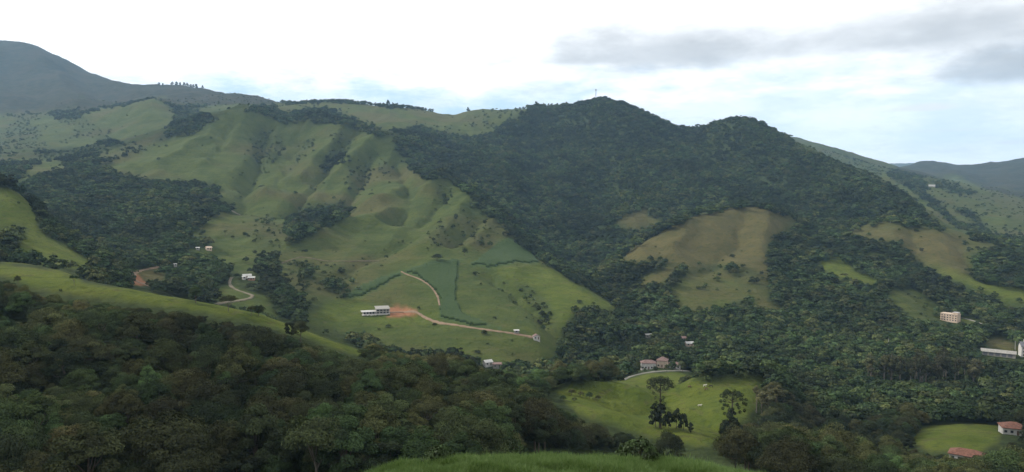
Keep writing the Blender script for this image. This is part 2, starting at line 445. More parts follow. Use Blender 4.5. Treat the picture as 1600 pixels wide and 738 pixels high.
FOLDS = [
 ([(604, 214), (575, 226), (553, 241), (530, 262), (505, 290), (480, 318)], 23.76, 26), ([(490, 192), (475, 217), (455, 252), (440, 277), (412, 302)], 23.76, 27),
 ([(436, 194), (428, 225), (418, 250)], 17.28, 22), ([(542, 199), (522, 225), (500, 245), (470, 285)], 19.44, 22), ([(690, 284), (660, 310), (620, 338), (570, 357), (520, 366), (480, 388)], 25.92, 30),
 ([(735, 306), (720, 332), (692, 362), (662, 392)], 19.44, 24), ([(775, 348), (748, 376), (738, 396)], 15.12, 20), ([(385, 173), (370, 205), (345, 235), (315, 262)], 19.44, 28), ([(350, 185), (325, 215), (280, 245), (240, 262)], 17.28, 26),
 ([(650, 270), (630, 295), (600, 318), (575, 330)], 17.28, 22),
 ([(415, 192), (410, 230), (396, 265), (384, 300), (372, 325)], -32.4, 24), ([(480, 206), (465, 236), (448, 263), (425, 292)], -25.92, 20), ([(548, 206), (530, 236), (505, 270), (485, 300), (458, 334)], -30.24, 22),
 ([(577, 236), (566, 270), (550, 300), (528, 332), (490, 352)], -25.92, 20), ([(618, 243), (625, 270), (640, 300), (634, 330), (612, 352)], -23.76, 20), ([(700, 302), (680, 326), (648, 347)], -21.6, 18), ([(752, 342), (727, 366), (700, 388)], -19.44, 16),
 ([(365, 190), (352, 222), (330, 250)], -19.44, 18), ([(640, 375), (600, 395), (560, 410), (530, 430)], -12.96, 16),
 ([(762, 424), (800, 450), (850, 490), (872, 520)], -12.96, 14), ([(610, 470), (640, 485), (670, 505)], -6.48, 12),
 ([(925, 190), (900, 215), (880, 250), (870, 300), (858, 350)], 26, 62), ([(1003, 195), (1012, 224), (1050, 262), (1100, 290), (1180, 314)], 24, 58), ([(1150, 205), (1172, 228), (1220, 260), (1280, 300), (1330, 328)], 24, 58),
 ([(830, 174), (800, 216), (790, 260), (800, 308)], 18, 55), ([(742, 218), (762, 268), (790, 318)], 14, 45), ([(960, 230), (985, 280), (1000, 320)], 14, 40), ([(1250, 235), (1310, 275), (1370, 315)], 12, 40),
 ([(965, 182), (950, 232), (940, 290), (930, 340), (948, 400)], -26, 55), ([(1080, 198), (1110, 242), (1170, 280), (1240, 318)], -24, 52), ([(870, 172), (845, 222), (830, 280), (836, 340), (880, 392)], -22, 50), ([(1205, 215), (1250, 255), (1310, 300)], -15, 42),
 ([(40, 75), (75, 115), (110, 150), (125, 168)], 45, 120), ([(0, 95), (30, 140), (60, 168)], -40, 110), ([(120, 112), (150, 140), (175, 158)], -35, 100), ([(180, 132), (215, 150)], 30, 90), ([(-60, 90), (-20, 140), (20, 165)], 40, 120),
 ([(1172, 332), (1152, 370), (1122, 400), (1100, 422)], -11.9, 20), ([(1080, 345), (1062, 380), (1042, 404)], 10.2, 20), ([(1205, 338), (1192, 380), (1190, 420)], 10.2, 20), ([(1230, 350), (1215, 388)], -10.2, 18),
 ([(1425, 360), (1432, 398), (1452, 420)], -11.9, 20), ([(1395, 352), (1405, 385)], 8.5, 20), ([(1500, 366), (1510, 400), (1540, 435)], -10.2, 20),
 ([(200, 170), (190, 195), (160, 215)], -10, 35), ([(240, 158), (225, 185), (195, 210)], 10, 35),
 ([(1044, 613), (1060, 627), (1085, 642), (1120, 655), (1150, 665)], -11.2, 10), ([(1095, 604), (1140, 600), (1185, 598)], 7, 14), ([(905, 606), (950, 608), (985, 616)], 6.3, 12), ([(960, 632), (1000, 638), (1030, 634)], -7, 9),
 ([(1520, 262), (1540, 280), (1580, 296)], -25, 80), ([(1470, 262), (1500, 280), (1540, 296)], 20, 80), ([(1270, 226), (1300, 244)], 12, 50),
 ([(100, 280), (130, 320), (170, 360), (210, 390)], -9, 35), ([(250, 290), (255, 330), (240, 370)], 8, 35), ([(170, 275), (190, 310), (205, 345)], 7, 30),
 ([(60, 430), (160, 455), (260, 472)], 0.8, 10),
]
disp = np.zeros_like(GZ)
for line, amp, wid in FOLDS:
    W = [first_hit(*p) for p in line]
    W = [W[0]] + [b_ for a_, b_ in zip(W[:-1], W[1:]) if math.hypot(b_[0] - a_[0], b_[1] - a_[1]) < 900]
    xs_, ys_ = [p[0] for p in W], [p[1] for p in W]
    m_ = (GX > min(xs_) - 3 * wid) & (GX < max(xs_) + 3 * wid) & (GY > min(ys_) - 3 * wid) & (GY < max(ys_) + 3 * wid)
    gx, gy = GX[m_], GY[m_]
    gx = gx + 0.5 * wid * vnoise(gx / (wid * 2.2), gy / (wid * 2.2), 77); gy = gy + 0.5 * wid * vnoise(gx / (wid * 2.2) + 9, gy / (wid * 2.2), 78)
    best = np.full(gx.shape, 1e18)
    for (x0_, y0_), (x1_, y1_) in zip(W[:-1], W[1:]):
        ex, ey = x1_ - x0_, y1_ - y0_; L2 = ex * ex + ey * ey + 1e-9
        t = np.clip(((gx - x0_) * ex + (gy - y0_) * ey) / L2, 0, 1)
        best = np.minimum(best, (gx - x0_ - t * ex) ** 2 + (gy - y0_ - t * ey) ** 2)
    disp[m_] += amp * np.exp(-np.sqrt(best + 0.05 * wid * wid) / wid * 1.35)
GZ += disp
TANG = GZ / R2
RUN = np.maximum.accumulate(TANG, axis=1)
VIS = TANG >= RUN - 1e-4
PX, PY = to_pixel(GX, np.where(np.abs(AA) < 1.2, GY, 1e-3), GZ)


def ground(x, y):
    x = np.asarray(x, float); y = np.asarray(y, float)
    return bil(GZ, AZ, LR, np.arctan2(x, y), np.log(np.hypot(x, y)))


def runmax(x, y):
    return bil(RUN, AZ, LR, np.arctan2(x, y), np.log(np.hypot(x, y)))


def hit(px, py, rmin=6.0):
    """first point of the terrain seen through a pixel of the photograph"""
    dx_ = (px - W0 / 2) / F; dy_ = (H0 / 2 - py) / F
    yy = math.cos(PITCH) + dy_ * math.sin(PITCH); zz = -math.sin(PITCH) + dy_ * math.cos(PITCH)
    t = zz / math.hypot(dx_, yy); a = math.atan2(dx_, yy)
    lr = np.linspace(math.log(rmin), math.log(13000), 6000)
    zt = bil(GZ, AZ, LR, np.full_like(lr, a), lr) / np.exp(lr)
    i = int(np.argmax(zt >= t))
    if zt[i] < t:
        i = int(np.argmax(zt))
    r = math.exp(lr[i])
    x, y = r * math.sin(a), r * math.cos(a)
    return x, y, float(ground(x, y))

# ------------------------------------------------------------------ land cover, mapped from the photograph
FOR, PAS, DRY, LIM, SHR, CRO, EAR, MTN, GUL, NEA = range(10)
COVER = [
 (MTN, [(-10, -10), (440, -10), (440, 165), (330, 165), (265, 160), (240, 152), (120, 175), (60, 175), (0, 178), (-10, 178)]),
 (GUL, [(0, 178), (120, 175), (180, 200), (140, 235), (60, 252), (0, 254)]),
 (MTN, [(1395, 200), (1610, 200), (1610, 330), (1560, 300), (1480, 285), (1400, 266)]),
 (GUL, [(1232, 205), (1300, 225), (1400, 258), (1380, 285), (1330, 262), (1240, 226)]),
 (SHR, [(1440, 275), (1500, 285), (1560, 300), (1610, 315), (1610, 345), (1520, 318), (1450, 292)]),
 (PAS, [(1470, 272), (1500, 278), (1560, 305), (1540, 308), (1480, 290)]),
 # left back hills
 (PAS, [(0, 180), (15, 180), (28, 190), (0, 202)]),
 (PAS, [(45, 187), (75, 178), (92, 188), (70, 195), (50, 197)]),
 (PAS, [(62, 208), (85, 191), (118, 195), (115, 208), (85, 224), (65, 218)]),
 (PAS, [(55, 228), (140, 212), (160, 222), (100, 234)]),
 (PAS, [(122, 178), (150, 171), (200, 162), (240, 152), (262, 162), (273, 178), (266, 196), (258, 208), (235, 222), (190, 222), (165, 214), (180, 200), (150, 196), (135, 186)]),
 (FOR, [(265, 160), (300, 168), (328, 180), (312, 192), (270, 208), (257, 210), (274, 184)]),
 (FOR, [(60, 178), (120, 168), (125, 182), (95, 186), (78, 176)]),
 (PAS, [(300, 168), (350, 164), (400, 162), (385, 172), (340, 184), (325, 178)]),
 (SHR, [(150, 225), (240, 220), (300, 200), (250, 228), (150, 250)]),
 (PAS, [(0, 240), (50, 232), (62, 243), (45, 251), (0, 255)]),
 (PAS, [(45, 256), (85, 247), (112, 258), (105, 264), (60, 272), (35, 288), (25, 284)]),
 # ridge behind the pasture
 (PAS, [(425, 160), (510, 160), (560, 160), (610, 166), (650, 168), (700, 175), (720, 172), (740, 165), (800, 164), (832, 168), (800, 185), (770, 200), (740, 214), (690, 204), (655, 196), (620, 202), (600, 206), (560, 190), (540, 180), (510, 168), (440, 178)]),
 (SHR, [(760, 166), (832, 168), (800, 185), (770, 205), (740, 214), (725, 190)]),
 (FOR, [(405, 163), (425, 163), (440, 178), (470, 171), (510, 167), (540, 179), (560, 189), (600, 205), (605, 213), (585, 206), (560, 198), (540, 190), (520, 187), (490, 190), (450, 193), (440, 186), (412, 186)]),
 # big pasture
 (PAS, [(150, 254), (195, 243), (250, 226), (310, 199), (350, 180), (385, 169), (412, 177), (445, 189), (490, 189), (540, 193), (580, 208), (600, 213), (625, 204), (632, 207), (612, 215), (622, 238), (642, 262),
        (665, 280), (690, 280), (712, 285), (735, 303), (742, 322), (775, 345), (800, 370), (825, 390), (852, 412), (864, 424), (885, 436), (910, 448), (935, 460), (962, 480), (966, 492), (940, 485), (912, 492),
        (905, 505), (880, 520), (870, 545), (875, 558), (800, 575), (755, 562), (700, 548), (640, 546), (612, 545), (580, 528), (540, 522), (505, 514), (474, 505), (455, 515), (430, 505), (400, 497), (345, 475),
        (330, 455), (300, 440), (290, 395), (285, 375), (300, 362), (325, 342), (345, 325), (335, 300), (345, 290), (310, 284), (250, 282), (200, 274)]),
 (GUL, [(395, 205), (425, 195), (445, 215), (440, 240), (420, 265), (400, 275), (395, 240)]),
 (GUL, [(455, 262), (465, 232), (485, 212), (495, 220), (475, 245)]),
 (FOR, [(500, 266), (508, 242), (535, 228), (545, 236), (522, 258), (505, 272)]),
 (GUL, [(508, 242), (525, 205), (550, 202), (545, 236)]),
 (GUL, [(543, 248), (580, 236), (585, 258), (572, 290), (545, 292)]),
 (GUL, [(588, 258), (606, 252), (612, 266), (595, 272)]),
 (GUL, [(675, 292), (700, 288), (708, 306), (690, 318), (676, 312)]),
 (FOR, [(448, 345), (475, 322), (535, 313), (548, 326), (540, 344), (512, 353), (490, 370), (470, 386), (450, 387), (446, 370)]),
 (SHR, [(395, 338), (425, 338), (450, 372), (440, 400), (400, 395), (380, 360)]),
 (FOR, [(400, 405), (430, 395), (438, 415), (436, 430), (455, 445), (470, 460), (482, 476), (500, 466), (506, 478), (480, 498), (455, 517), (432, 498), (415, 462), (398, 440)]),
 (SHR, [(440, 400), (500, 408), (570, 425), (560, 452), (530, 462), (505, 475), (482, 476), (455, 445)]),
 (FOR, [(470, 420), (490, 416), (492, 434), (474, 438)]),
 (FOR, [(510, 438), (540, 440), (535, 456), (512, 455)]),
 (FOR, [(250, 405), (300, 398), (345, 408), (360, 422), (365, 440), (335, 452), (318, 470), (300, 468), (262, 462), (240, 445), (255, 422)]),
 (FOR, [(288, 372), (326, 370), (328, 388), (288, 392)]),
 (FOR, [(365, 425), (400, 430), (410, 460), (375, 450)]),
 (FOR, [(343, 312), (362, 322), (360, 330), (345, 325)]),
 (SHR, [(665, 395), (760, 380), (800, 360), (770, 350), (720, 330), (690, 345), (670, 380)]),
 (LIM, [(470, 495), (545, 462), (620, 430), (700, 470), (690, 500), (640, 510), (540, 505)]),
 (PAS, [(620, 425), (690, 455), (680, 485), (600, 480), (560, 470)]),
 (PAS, [(715, 415), (760, 425), (800, 440), (835, 495), (830, 510), (780, 505), (740, 490), (712, 460)]),
 (LIM, [(765, 420), (850, 412), (910, 448), (962, 480), (940, 485), (880, 505), (850, 470), (800, 440)]),
 (GUL, [(800, 440), (825, 445), (855, 470), (865, 495), (850, 508), (830, 480)]),
 (FOR, [(905, 482), (940, 484), (966, 490), (950, 520), (880, 520), (890, 500)]),
 (SHR, [(835, 500), (875, 500), (870, 540), (845, 520)]),
 (FOR, [(480, 512), (520, 518), (580, 532), (612, 548), (600, 560), (540, 545), (470, 525)]),
 (CRO, [(533, 463), (560, 448), (600, 432), (627, 425), (630, 430), (600, 445), (565, 462), (545, 466)]),
 (CRO, [(630, 424), (660, 413), (690, 408), (722, 406), (712, 440), (714, 470), (722, 490), (760, 505), (790, 512), (740, 510), (700, 500), (685, 495), (688, 470), (672, 448), (650, 432)]),
 (CRO, [(735, 415), (790, 372), (800, 371), (825, 390), (848, 412), (800, 410), (765, 418)]),
 (EAR, [(606, 481), (635, 482), (655, 486), (650, 491), (630, 494), (606, 495)]),
 (DRY, [(200, 436), (206, 424), (255, 418), (256, 440), (215, 446)]),
 (EAR, [(198, 438), (204, 424), (218, 430), (222, 438), (240, 446), (205, 444)]),
 # left green hill and spur
 (LIM, [(-10, 293), (12, 296), (30, 303), (50, 320), (60, 342), (57, 353), (75, 370), (105, 385), (125, 400), (165, 419), (130, 424), (100, 420), (30, 412), (-10, 414)]),
 (FOR, [(-10, 357), (30, 355), (44, 361), (36, 376), (22, 395), (6, 411), (-10, 412)]),
 (FOR, [(18, 412), (100, 415), (108, 424), (60, 421), (18, 418)]),
 (LIM, [(-10, 412), (30, 417), (65, 420), (100, 424), (135, 441), (118, 446), (-10, 430)]),
 (LIM, [(-10, 424), (28, 430), (118, 441), (200, 451), (300, 468), (400, 487), (480, 515), (580, 552), (560, 556), (480, 528), (400, 504), (320, 489), (220, 476), (130, 464), (50, 450), (-10, 424)]),
 # dry hill
 (DRY, [(975, 404), (980, 388), (1010, 371), (1050, 351), (1090, 333), (1130, 323), (1190, 322), (1225, 330), (1250, 345), (1228, 360), (1212, 374), (1200, 388), (1196, 412), (1205, 432), (1180, 424), (1130, 414), (1080, 422), (1050, 412), (1020, 408), (1000, 414), (968, 414)]),
 (DRY, [(990, 441), (1040, 416), (1056, 418), (1042, 436), (1030, 448), (1005, 448)]),
 (PAS, [(1048, 455), (1070, 430), (1130, 420), (1150, 432), (1172, 470), (1130, 482), (1080, 486), (1050, 474)]),
 (SHR, [(1150, 430), (1205, 430), (1200, 470), (1172, 470)]),
 (GUL, [(1080, 438), (1105, 440), (1110, 456), (1090, 452)]),
 (DRY, [(1170, 456), (1200, 470), (1245, 495), (1215, 487), (1185, 482)]),
 (DRY, [(956, 348), (985, 331), (1016, 319), (1010, 335), (1038, 343), (1015, 356), (990, 359)]),
 # right knoll
 (DRY, [(1320, 362), (1350, 350), (1390, 345), (1430, 350), (1490, 359), (1545, 373), (1502, 372), (1506, 400), (1520, 430), (1490, 438), (1470, 420), (1440, 412), (1420, 395), (1405, 377), (1360, 374), (1335, 369)]),
 (PAS, [(1320, 362), (1350, 349), (1390, 345), (1430, 350), (1490, 359), (1545, 373), (1490, 366), (1400, 360), (1340, 366)]),
 (LIM, [(1440, 412), (1500, 425), (1560, 445), (1610, 450), (1610, 480), (1570, 474), (1530, 456), (1490, 441)]),
 (SHR, [(1502, 372), (1560, 372), (1610, 385), (1610, 440), (1560, 440), (1520, 428), (1506, 400)]),
 (FOR, [(1515, 398), (1560, 385), (1610, 395), (1610, 448), (1560, 442), (1525, 428)]),
 (LIM, [(1273, 412), (1295, 397), (1320, 399), (1337, 420), (1388, 441), (1360, 446), (1320, 440), (1290, 427)]),
 (PAS, [(1345, 393), (1370, 387), (1382, 400), (1350, 402)]),
 (SHR, [(1388, 455), (1430, 452), (1470, 485), (1470, 505), (1430, 502), (1400, 480)]),
 (LIM, [(1500, 495), (1530, 503), (1545, 512), (1520, 514), (1500, 505)]),
 (DRY, [(1535, 532), (1560, 528), (1590, 540), (1600, 548), (1580, 552), (1540, 545)]),
 # far right slopes
 (PAS, [(1372, 262), (1400, 282), (1432, 300), (1482, 344), (1540, 366), (1500, 364), (1462, 352), (1420, 306), (1380, 282)]),
 (SHR, [(1440, 296), (1500, 292), (1560, 312), (1610, 330), (1610, 372), (1550, 366), (1500, 345), (1470, 318)]),
 (PAS, [(1535, 335), (1560, 332), (1575, 348), (1545, 350)]),
 (FOR, [(1490, 320), (1520, 330), (1545, 362), (1520, 360), (1500, 340)]),
 (SHR, [(1455, 300), (1490, 320), (1530, 350), (1500, 348), (1465, 318)]),
 (FOR, [(1450, 280), (1490, 288), (1530, 302), (1500, 300), (1455, 290)]),
 # near mounds and lawn
 (LIM, [(868, 612), (890, 603), (940, 597), (1000, 600), (1042, 611), (1090, 601), (1140, 594), (1195, 592), (1205, 610), (1180, 640), (1160, 660), (1120, 665), (1140, 690), (1100, 700), (1040, 690), (960, 668), (900, 645)]),
 (LIM, [(945, 603), (975, 592), (1010, 584), (1060, 582), (1115, 598), (1060, 612), (1000, 604)]),
 (LIM, [(1425, 690), (1440, 668), (1490, 662), (1560, 664), (1565, 690), (1530, 708), (1450, 705)]),
 (NEA, [(540, 738), (620, 715), (700, 708), (1100, 708), (1200, 738)]),
]
SX, SY = 1620, 760
cmap = np.full((SY, SX), FOR, np.uint8)


def paint(cls, poly):
    p = np.array(poly, float)
    x0, x1 = max(0, int(p[:, 0].min())), min(SX - 1, int(p[:, 0].max()) + 1)
    y0, y1 = max(0, int(p[:, 1].min())), min(SY - 1, int(p[:, 1].max()) + 1)
    if x1 <= x0 or y1 <= y0:
        return
    yy, xx = np.mgrid[y0:y1 + 1, x0:x1 + 1] + 0.5
    ins = np.zeros(xx.shape, bool)
    for i in range(len(p)):
        (ax, ay), (bx, by) = p[i], p[i - 1]
        if ay == by:
            continue
        c = ((ay > yy) != (by > yy)) & (xx < (bx - ax) * (yy - ay) / (by - ay) + ax)
        ins ^= c
    cmap[y0:y1 + 1, x0:x1 + 1][ins] = cls


for cls, poly in COVER:
    paint(cls, poly)


def cover_at(px, py, x, y, rag=1.0):
    """class at a pixel; the borders are made ragged by noise in the ground plane"""
    r = np.hypot(x, y)
    s = np.maximum(r * 0.012, 1.0)
    jx = px + rag * (2.6 * fbm(x / 14, y / 14, 61, 2) + 3.2 * fbm(x / 55, y / 55, 63, 2))
    jy = py + rag * (1.6 * fbm(x / 14 + 9, y / 14, 67, 2) + 1.8 * fbm(x / 55, y / 55 + 5, 69, 2))
    ix = np.clip(jx, 0, SX - 1).astype(int); iy = np.clip(jy, 0, SY - 1).astype(int)
    return cmap[iy, ix]


fmask = (cmap == FOR).astype(float)
for _ in range(3):
    for ax_ in (0, 1):
        c_ = np.cumsum(np.pad(fmask, [(6, 5), (0, 0)] if ax_ == 0 else [(0, 0), (6, 5)], mode='edge'), axis=ax_)
        fmask = (np.take(c_, range(11, c_.shape[ax_]), ax_) - np.take(c_, range(0, c_.shape[ax_] - 11), ax_)) / 11.0

cov = cover_at(PX, PY, GX, GY)
hid = np.where(fbm(GX / 160, GY / 160, 71, 3) > 0.05, FOR, PAS)
# ground that hills hide keeps the cover of the crest before it for a little way, then a mix
lastvis = np.maximum.accumulate(np.where(VIS, np.arange(len(RR))[None, :], 0), axis=1)
ii = np.arange(GZ.shape[0])[:, None]
near_crest = (RR[None, :] - RR[lastvis]) < 0.05 * RR[None, :]
cov = np.where(VIS, cov, np.where(near_crest, cov[ii, lastvis], hid))
inview = (PX > -60) & (PX < 1660) & (np.abs(AA) < AZV)
cov = np.where(inview, cov, np.where(R2 < 60, NEA, hid))
cov = np.where(R2 < 45, NEA, cov)
cov = np.where((R2 > 60) & (cov == NEA), FOR, cov)


def soft(m):
    m = m.astype(float)
    for ax in (0, 1):
        m = (np.roll(m, 1, ax) + 2 * m + np.roll(m, -1, ax)) / 4
    return m


def vsoft(m):
    for _ in range(7):
        m = soft(m)
    return m


wood = soft(soft((cov == FOR) * 1.0 + (cov == GUL) * 0.40) + 0.0) + vsoft((cov == SHR) * 0.20)
dryw = vsoft((cov == DRY) * 1.0 + (cov == SHR) * 0.15)
lush = vsoft(((cov == LIM) | (cov == NEA)) * 1.0)
earth = soft((cov == EAR) * 1.0)
mount = soft((cov == MTN) * 1.0)
crop = soft((cov == CRO) * 1.0)


# ------------------------------------------------------------------ helpers for objects and materials
def mesh_np(name, verts, faces, mat=None, smooth=False):
    """mesh from arrays; faces is an (n, k) int array"""
    me = bpy.data.meshes.new(name)
    verts = np.ascontiguousarray(verts, np.float32); faces = np.ascontiguousarray(faces, np.int32)
    n, kk = faces.shape
    me.vertices.add(len(verts)); me.vertices.foreach_set('co', verts.ravel())
    me.loops.add(n * kk); me.loops.foreach_set('vertex_index', faces.ravel())
    me.polygons.add(n)
    me.polygons.foreach_set('loop_start', np.arange(0, n * kk, kk, dtype=np.int32))
    if smooth:
        me.polygons.foreach_set('use_smooth', np.ones(n, bool))
    me.update(calc_edges=True)
    if mat:
        me.materials.append(mat)
    return me


def link(name, data, parent=None, loc=(0, 0, 0), rz=0.0, scale=1.0):
    o = bpy.data.objects.new(name, data)
    COL.objects.link(o)
    o.location = loc; o.rotation_euler = (0, 0, rz)
    o.scale = (scale,) * 3 if not hasattr(scale, '__len__') else scale
    if parent:
        o.parent = parent
    return o


def tag(o, label=None, cat=None, group=None, kind=None):
    for kk, v in (('label', label), ('category', cat), ('group', group), ('kind', kind)):
        if v:
            o[kk] = v
    return o


def material(name, rough=0.9, spec=0.2):
    m = bpy.data.materials.new(name)
    m.use_nodes = True
    nt = NT(m.node_tree)
    b = m.node_tree.nodes['Principled BSDF']
    b.inputs['Roughness'].default_value = rough
    b.inputs['Specular IOR Level'].default_value = spec
    return m, nt, b


def plain(name, col, var=0.12, scale=2.0, rough=0.85, spec=0.25, bump=0.0):
    """painted or natural surface with blotchy wear"""
    m, nt, b = material(name, rough, spec)
    t = nt.new('ShaderNodeTexCoord')
    n = nt.noise(t.outputs['Object'], scale, 6, 0.65)
    f = nt.step(n, 0.25, 0.75)
    nt.l.new(nt.mix(f, [c * (1 - var) for c in col], [min(1, c * (1 + var)) for c in col]), b.inputs['Base Color'])
    if bump:
        bn = nt.new('ShaderNodeBump'); bn.inputs['Strength'].default_value = bump; bn.inputs['Distance'].default_value = 0.05
        nt.l.new(n, bn.inputs['Height']); nt.l.new(bn.outputs[0], b.inputs['Normal'])
    return m


# ------------------------------------------------------------------ ground
na, nr = GZ.shape
idx = np.arange(na * nr).reshape(na, nr)
q = np.stack([idx[:-1, :-1], idx[1:, :-1], idx[1:, 1:], idx[:-1, 1:]], -1).reshape(-1, 4)
q = np.stack([q[:, 0], q[:, 3], q[:, 2], q[:, 1]], -1)[:, ::-1]
gm, nt, b = material('ground_cover', 0.95, 0.05)
at1 = nt.new('ShaderNodeAttribute', attribute_name='cover_a')
at2 = nt.new('ShaderNodeAttribute', attribute_name='cover_b')
s1 = nt.new('ShaderNodeSeparateColor'); nt.l.new(at1.outputs['Color'], s1.inputs[0])
s2 = nt.new('ShaderNodeSeparateColor'); nt.l.new(at2.outputs['Color'], s2.inputs[0])
a_wood, a_dry, a_lush = s1.outputs
a_earth, a_mtn, a_crop = s2.outputs
geo = nt.new('ShaderNodeNewGeometry'); pos = geo.outputs['Position']
n_big = nt.noise(pos, 0.007, 4, 0.55)
n_mid = nt.noise(pos, 0.035, 5, 0.6)
n_sml = nt.noise(pos, 0.22, 5, 0.65)
n_fin = nt.noise(pos, 1.6, 4, 0.65)
# contour trails trodden by cattle: bands of equal height, broken up
sp = nt.new('ShaderNodeSeparateXYZ'); nt.l.new(pos, sp.inputs[0])
band = nt.math('SINE', nt.math('ADD', nt.math('MULTIPLY', sp.outputs[2], 1.3), nt.math('MULTIPLY', n_mid, 9.0)))
trail = nt.math('MULTIPLY', nt.step(band, 0.6, 1.0), nt.step(n_sml, 0.45, 0.7))
pasture = nt.mix(nt.step(n_mid, 0.32, 0.68), (0.036, 0.053, 0.013), (0.062, 0.077, 0.018))
pasture = nt.mix(nt.step(n_big, 0.44, 0.64, 0, 0.75), pasture, (0.074, 0.063, 0.025))
lushc = nt.mix(nt.step(n_mid, 0.3, 0.7), (0.051, 0.072, 0.010), (0.085, 0.101, 0.017))
dryc = nt.mix(nt.step(n_mid, 0.3, 0.7), (0.060, 0.053, 0.021), (0.090, 0.073, 0.029))
woodc = nt.mix(nt.step(n_sml, 0.3, 0.7), (0.018, 0.026, 0.010), (0.034, 0.046, 0.016))
mtnc = nt.mix(nt.step(n_mid, 0.35, 0.65), (0.012, 0.017, 0.009), (0.029, 0.029, 0.016))
mtnc = nt.mix(nt.step(n_big, 0.45, 0.7, 0, 0.6), mtnc, (0.037, 0.031, 0.020))
earc = nt.mix(nt.step(n_sml, 0.3, 0.7), (0.17, 0.068, 0.034), (0.24, 0.125, 0.070))
cropc = (0.045, 0.075, 0.028)
c = nt.mix(a_lush, pasture, lushc)
c = nt.mix(a_dry, c, dryc)
c = nt.mix(nt.math('MULTIPLY', trail, 0.6), c, (0.125, 0.092, 0.045))
c = nt.mix(nt.step(n_sml, 0.50, 0.66, 0, 0.62), c, (0.028, 0.042, 0.012))       # weeds and tussocks
c = nt.mix(nt.step(n_fin, 0.35, 0.68, 0.0, 0.48), c, (0.030, 0.040, 0.012))
c = nt.mix(a_wood, c, woodc)
c = nt.mix(a_mtn, c, mtnc)
c = nt.mix(a_crop, c, cropc)
c = nt.mix(a_earth, c, earc)
nt.l.new(c, b.inputs['Base Color'])
bn = nt.new('ShaderNodeBump'); bn.inputs['Strength'].default_value = 0.9; bn.inputs['Distance'].default_value = 1.8
hgt = nt.math('ADD', nt.math('ADD', nt.math('MULTIPLY', n_sml, 1.1), nt.math('MULTIPLY', n_fin, 0.14)), nt.math('ADD', nt.math('MULTIPLY', n_mid, 3.0), nt.math('MULTIPLY', trail, -0.25)))
nt.l.new(hgt, bn.inputs['Height']); nt.l.new(bn.outputs[0], b.inputs['Normal'])
me = mesh_np('terrain', np.stack([GX, GY, GZ], -1).reshape(-1, 3), q, gm, True)
for nm, ch in (('cover_a', (wood, dryw, lush)), ('cover_b', (earth, mount, crop))):
    at = me.attributes.new(nm, 'FLOAT_COLOR', 'POINT')
    at.data.foreach_set('color', np.stack([*ch, np.ones_like(wood)], -1).astype(np.float32).ravel())
terrain = tag(link('terrain', me), 'rolling green hills and valley rising to wooded mountains', kind='structure')

# ------------------------------------------------------------------ vegetation
rng = np.random.default_rng(7)
random.seed(7)


def leaf_mat(name, cols, trans=0.10, var=0.45, rough=0.6, tip=None):
    """foliage: hue differs from plant to plant (object random) and from leaf to leaf (stored shade)"""
    m = bpy.data.materials.new(name); m.use_nodes = True
    nt = NT(m.node_tree); nt.n.clear()
    oi = nt.new('ShaderNodeObjectInfo')
    ramp = nt.new('ShaderNodeValToRGB')
    ramp.color_ramp.interpolation = 'LINEAR'
    els = ramp.color_ramp.elements
    while len(els) < len(cols):
        els.new(0.5)
    for i, cc in enumerate(cols):
        els[i].position = i / (len(cols) - 1); els[i].color = (*cc, 1)
    nt.l.new(oi.outputs['Random'], ramp.inputs[0])
    at = nt.new('ShaderNodeAttribute', attribute_name='shade')
    patch = nt.noise(oi.outputs['Location'], 0.011, 3, 0.6)         # stands of lighter and darker species
    pf = nt.step(patch, 0.36, 0.64, 0.55, 1.55)
    f = nt.step(at.outputs['Fac'], 0.0, 1.0, 1 - var, 1 + var)
    f = nt.math('MULTIPLY', f, pf)
    cc = nt.mix(1.0, ramp.outputs[0], nt.xyz(f, f, nt.math('MULTIPLY', f, 0.95)), 'MULTIPLY')
    if tip:
        cc = nt.mix(nt.step(at.outputs['Fac'], 0.55, 1.0), cc, tip)
    d = nt.new('ShaderNodeBsdfDiffuse'); nt.l.new(cc, d.inputs[0])
    t = nt.new('ShaderNodeBsdfTranslucent'); nt.l.new(nt.mix(1.0, cc, (1.0, 1.15, 0.6), 'MULTIPLY'), t.inputs[0])
    g = nt.new('ShaderNodeBsdfGlossy'); g.inputs['Roughness'].default_value = rough; g.inputs[0].default_value = (0.8, 0.85, 0.8, 1)
    mx = nt.new('ShaderNodeMixShader'); mx.inputs[0].default_value = trans
    nt.l.new(d.outputs[0], mx.inputs[1]); nt.l.new(t.outputs[0], mx.inputs[2])
    m2 = nt.new('ShaderNodeMixShader'); m2.inputs[0].default_value = 0.015
    nt.l.new(mx.outputs[0], m2.inputs[1]); nt.l.new(g.outputs[0], m2.inputs[2])
    o = nt.new('ShaderNodeOutputMaterial'); nt.l.new(m2.outputs[0], o.inputs[0])
    return m


M_LEAF = leaf_mat('broadleaf_foliage', [(0.0214, 0.0328, 0.0104), (0.0328, 0.0467, 0.0138), (0.0246, 0.0432, 0.0156), (0.0460, 0.0501, 0.0173), (0.0361, 0.0518, 0.0190), (0.0542, 0.0518, 0.0207), (0.0279, 0.0397, 0.0121)])
M_OLIVE = leaf_mat('olive_foliage', [(0.040, 0.044, 0.014), (0.050, 0.048, 0.017), (0.038, 0.044, 0.014), (0.058, 0.052, 0.020)])
M_DARK = leaf_mat('dark_foliage', [(0.0153, 0.0238, 0.0085), (0.0221, 0.0306, 0.0102), (0.0187, 0.0289, 0.0119)])
M_FRESH = leaf_mat('fresh_foliage', [(0.0320, 0.0560, 0.0176), (0.0400, 0.0656, 0.0208), (0.0288, 0.0512, 0.0208)])
M_EUC = leaf_mat('eucalyptus_foliage', [(0.056, 0.062, 0.026), (0.074, 0.068, 0.032), (0.062, 0.070, 0.028)])
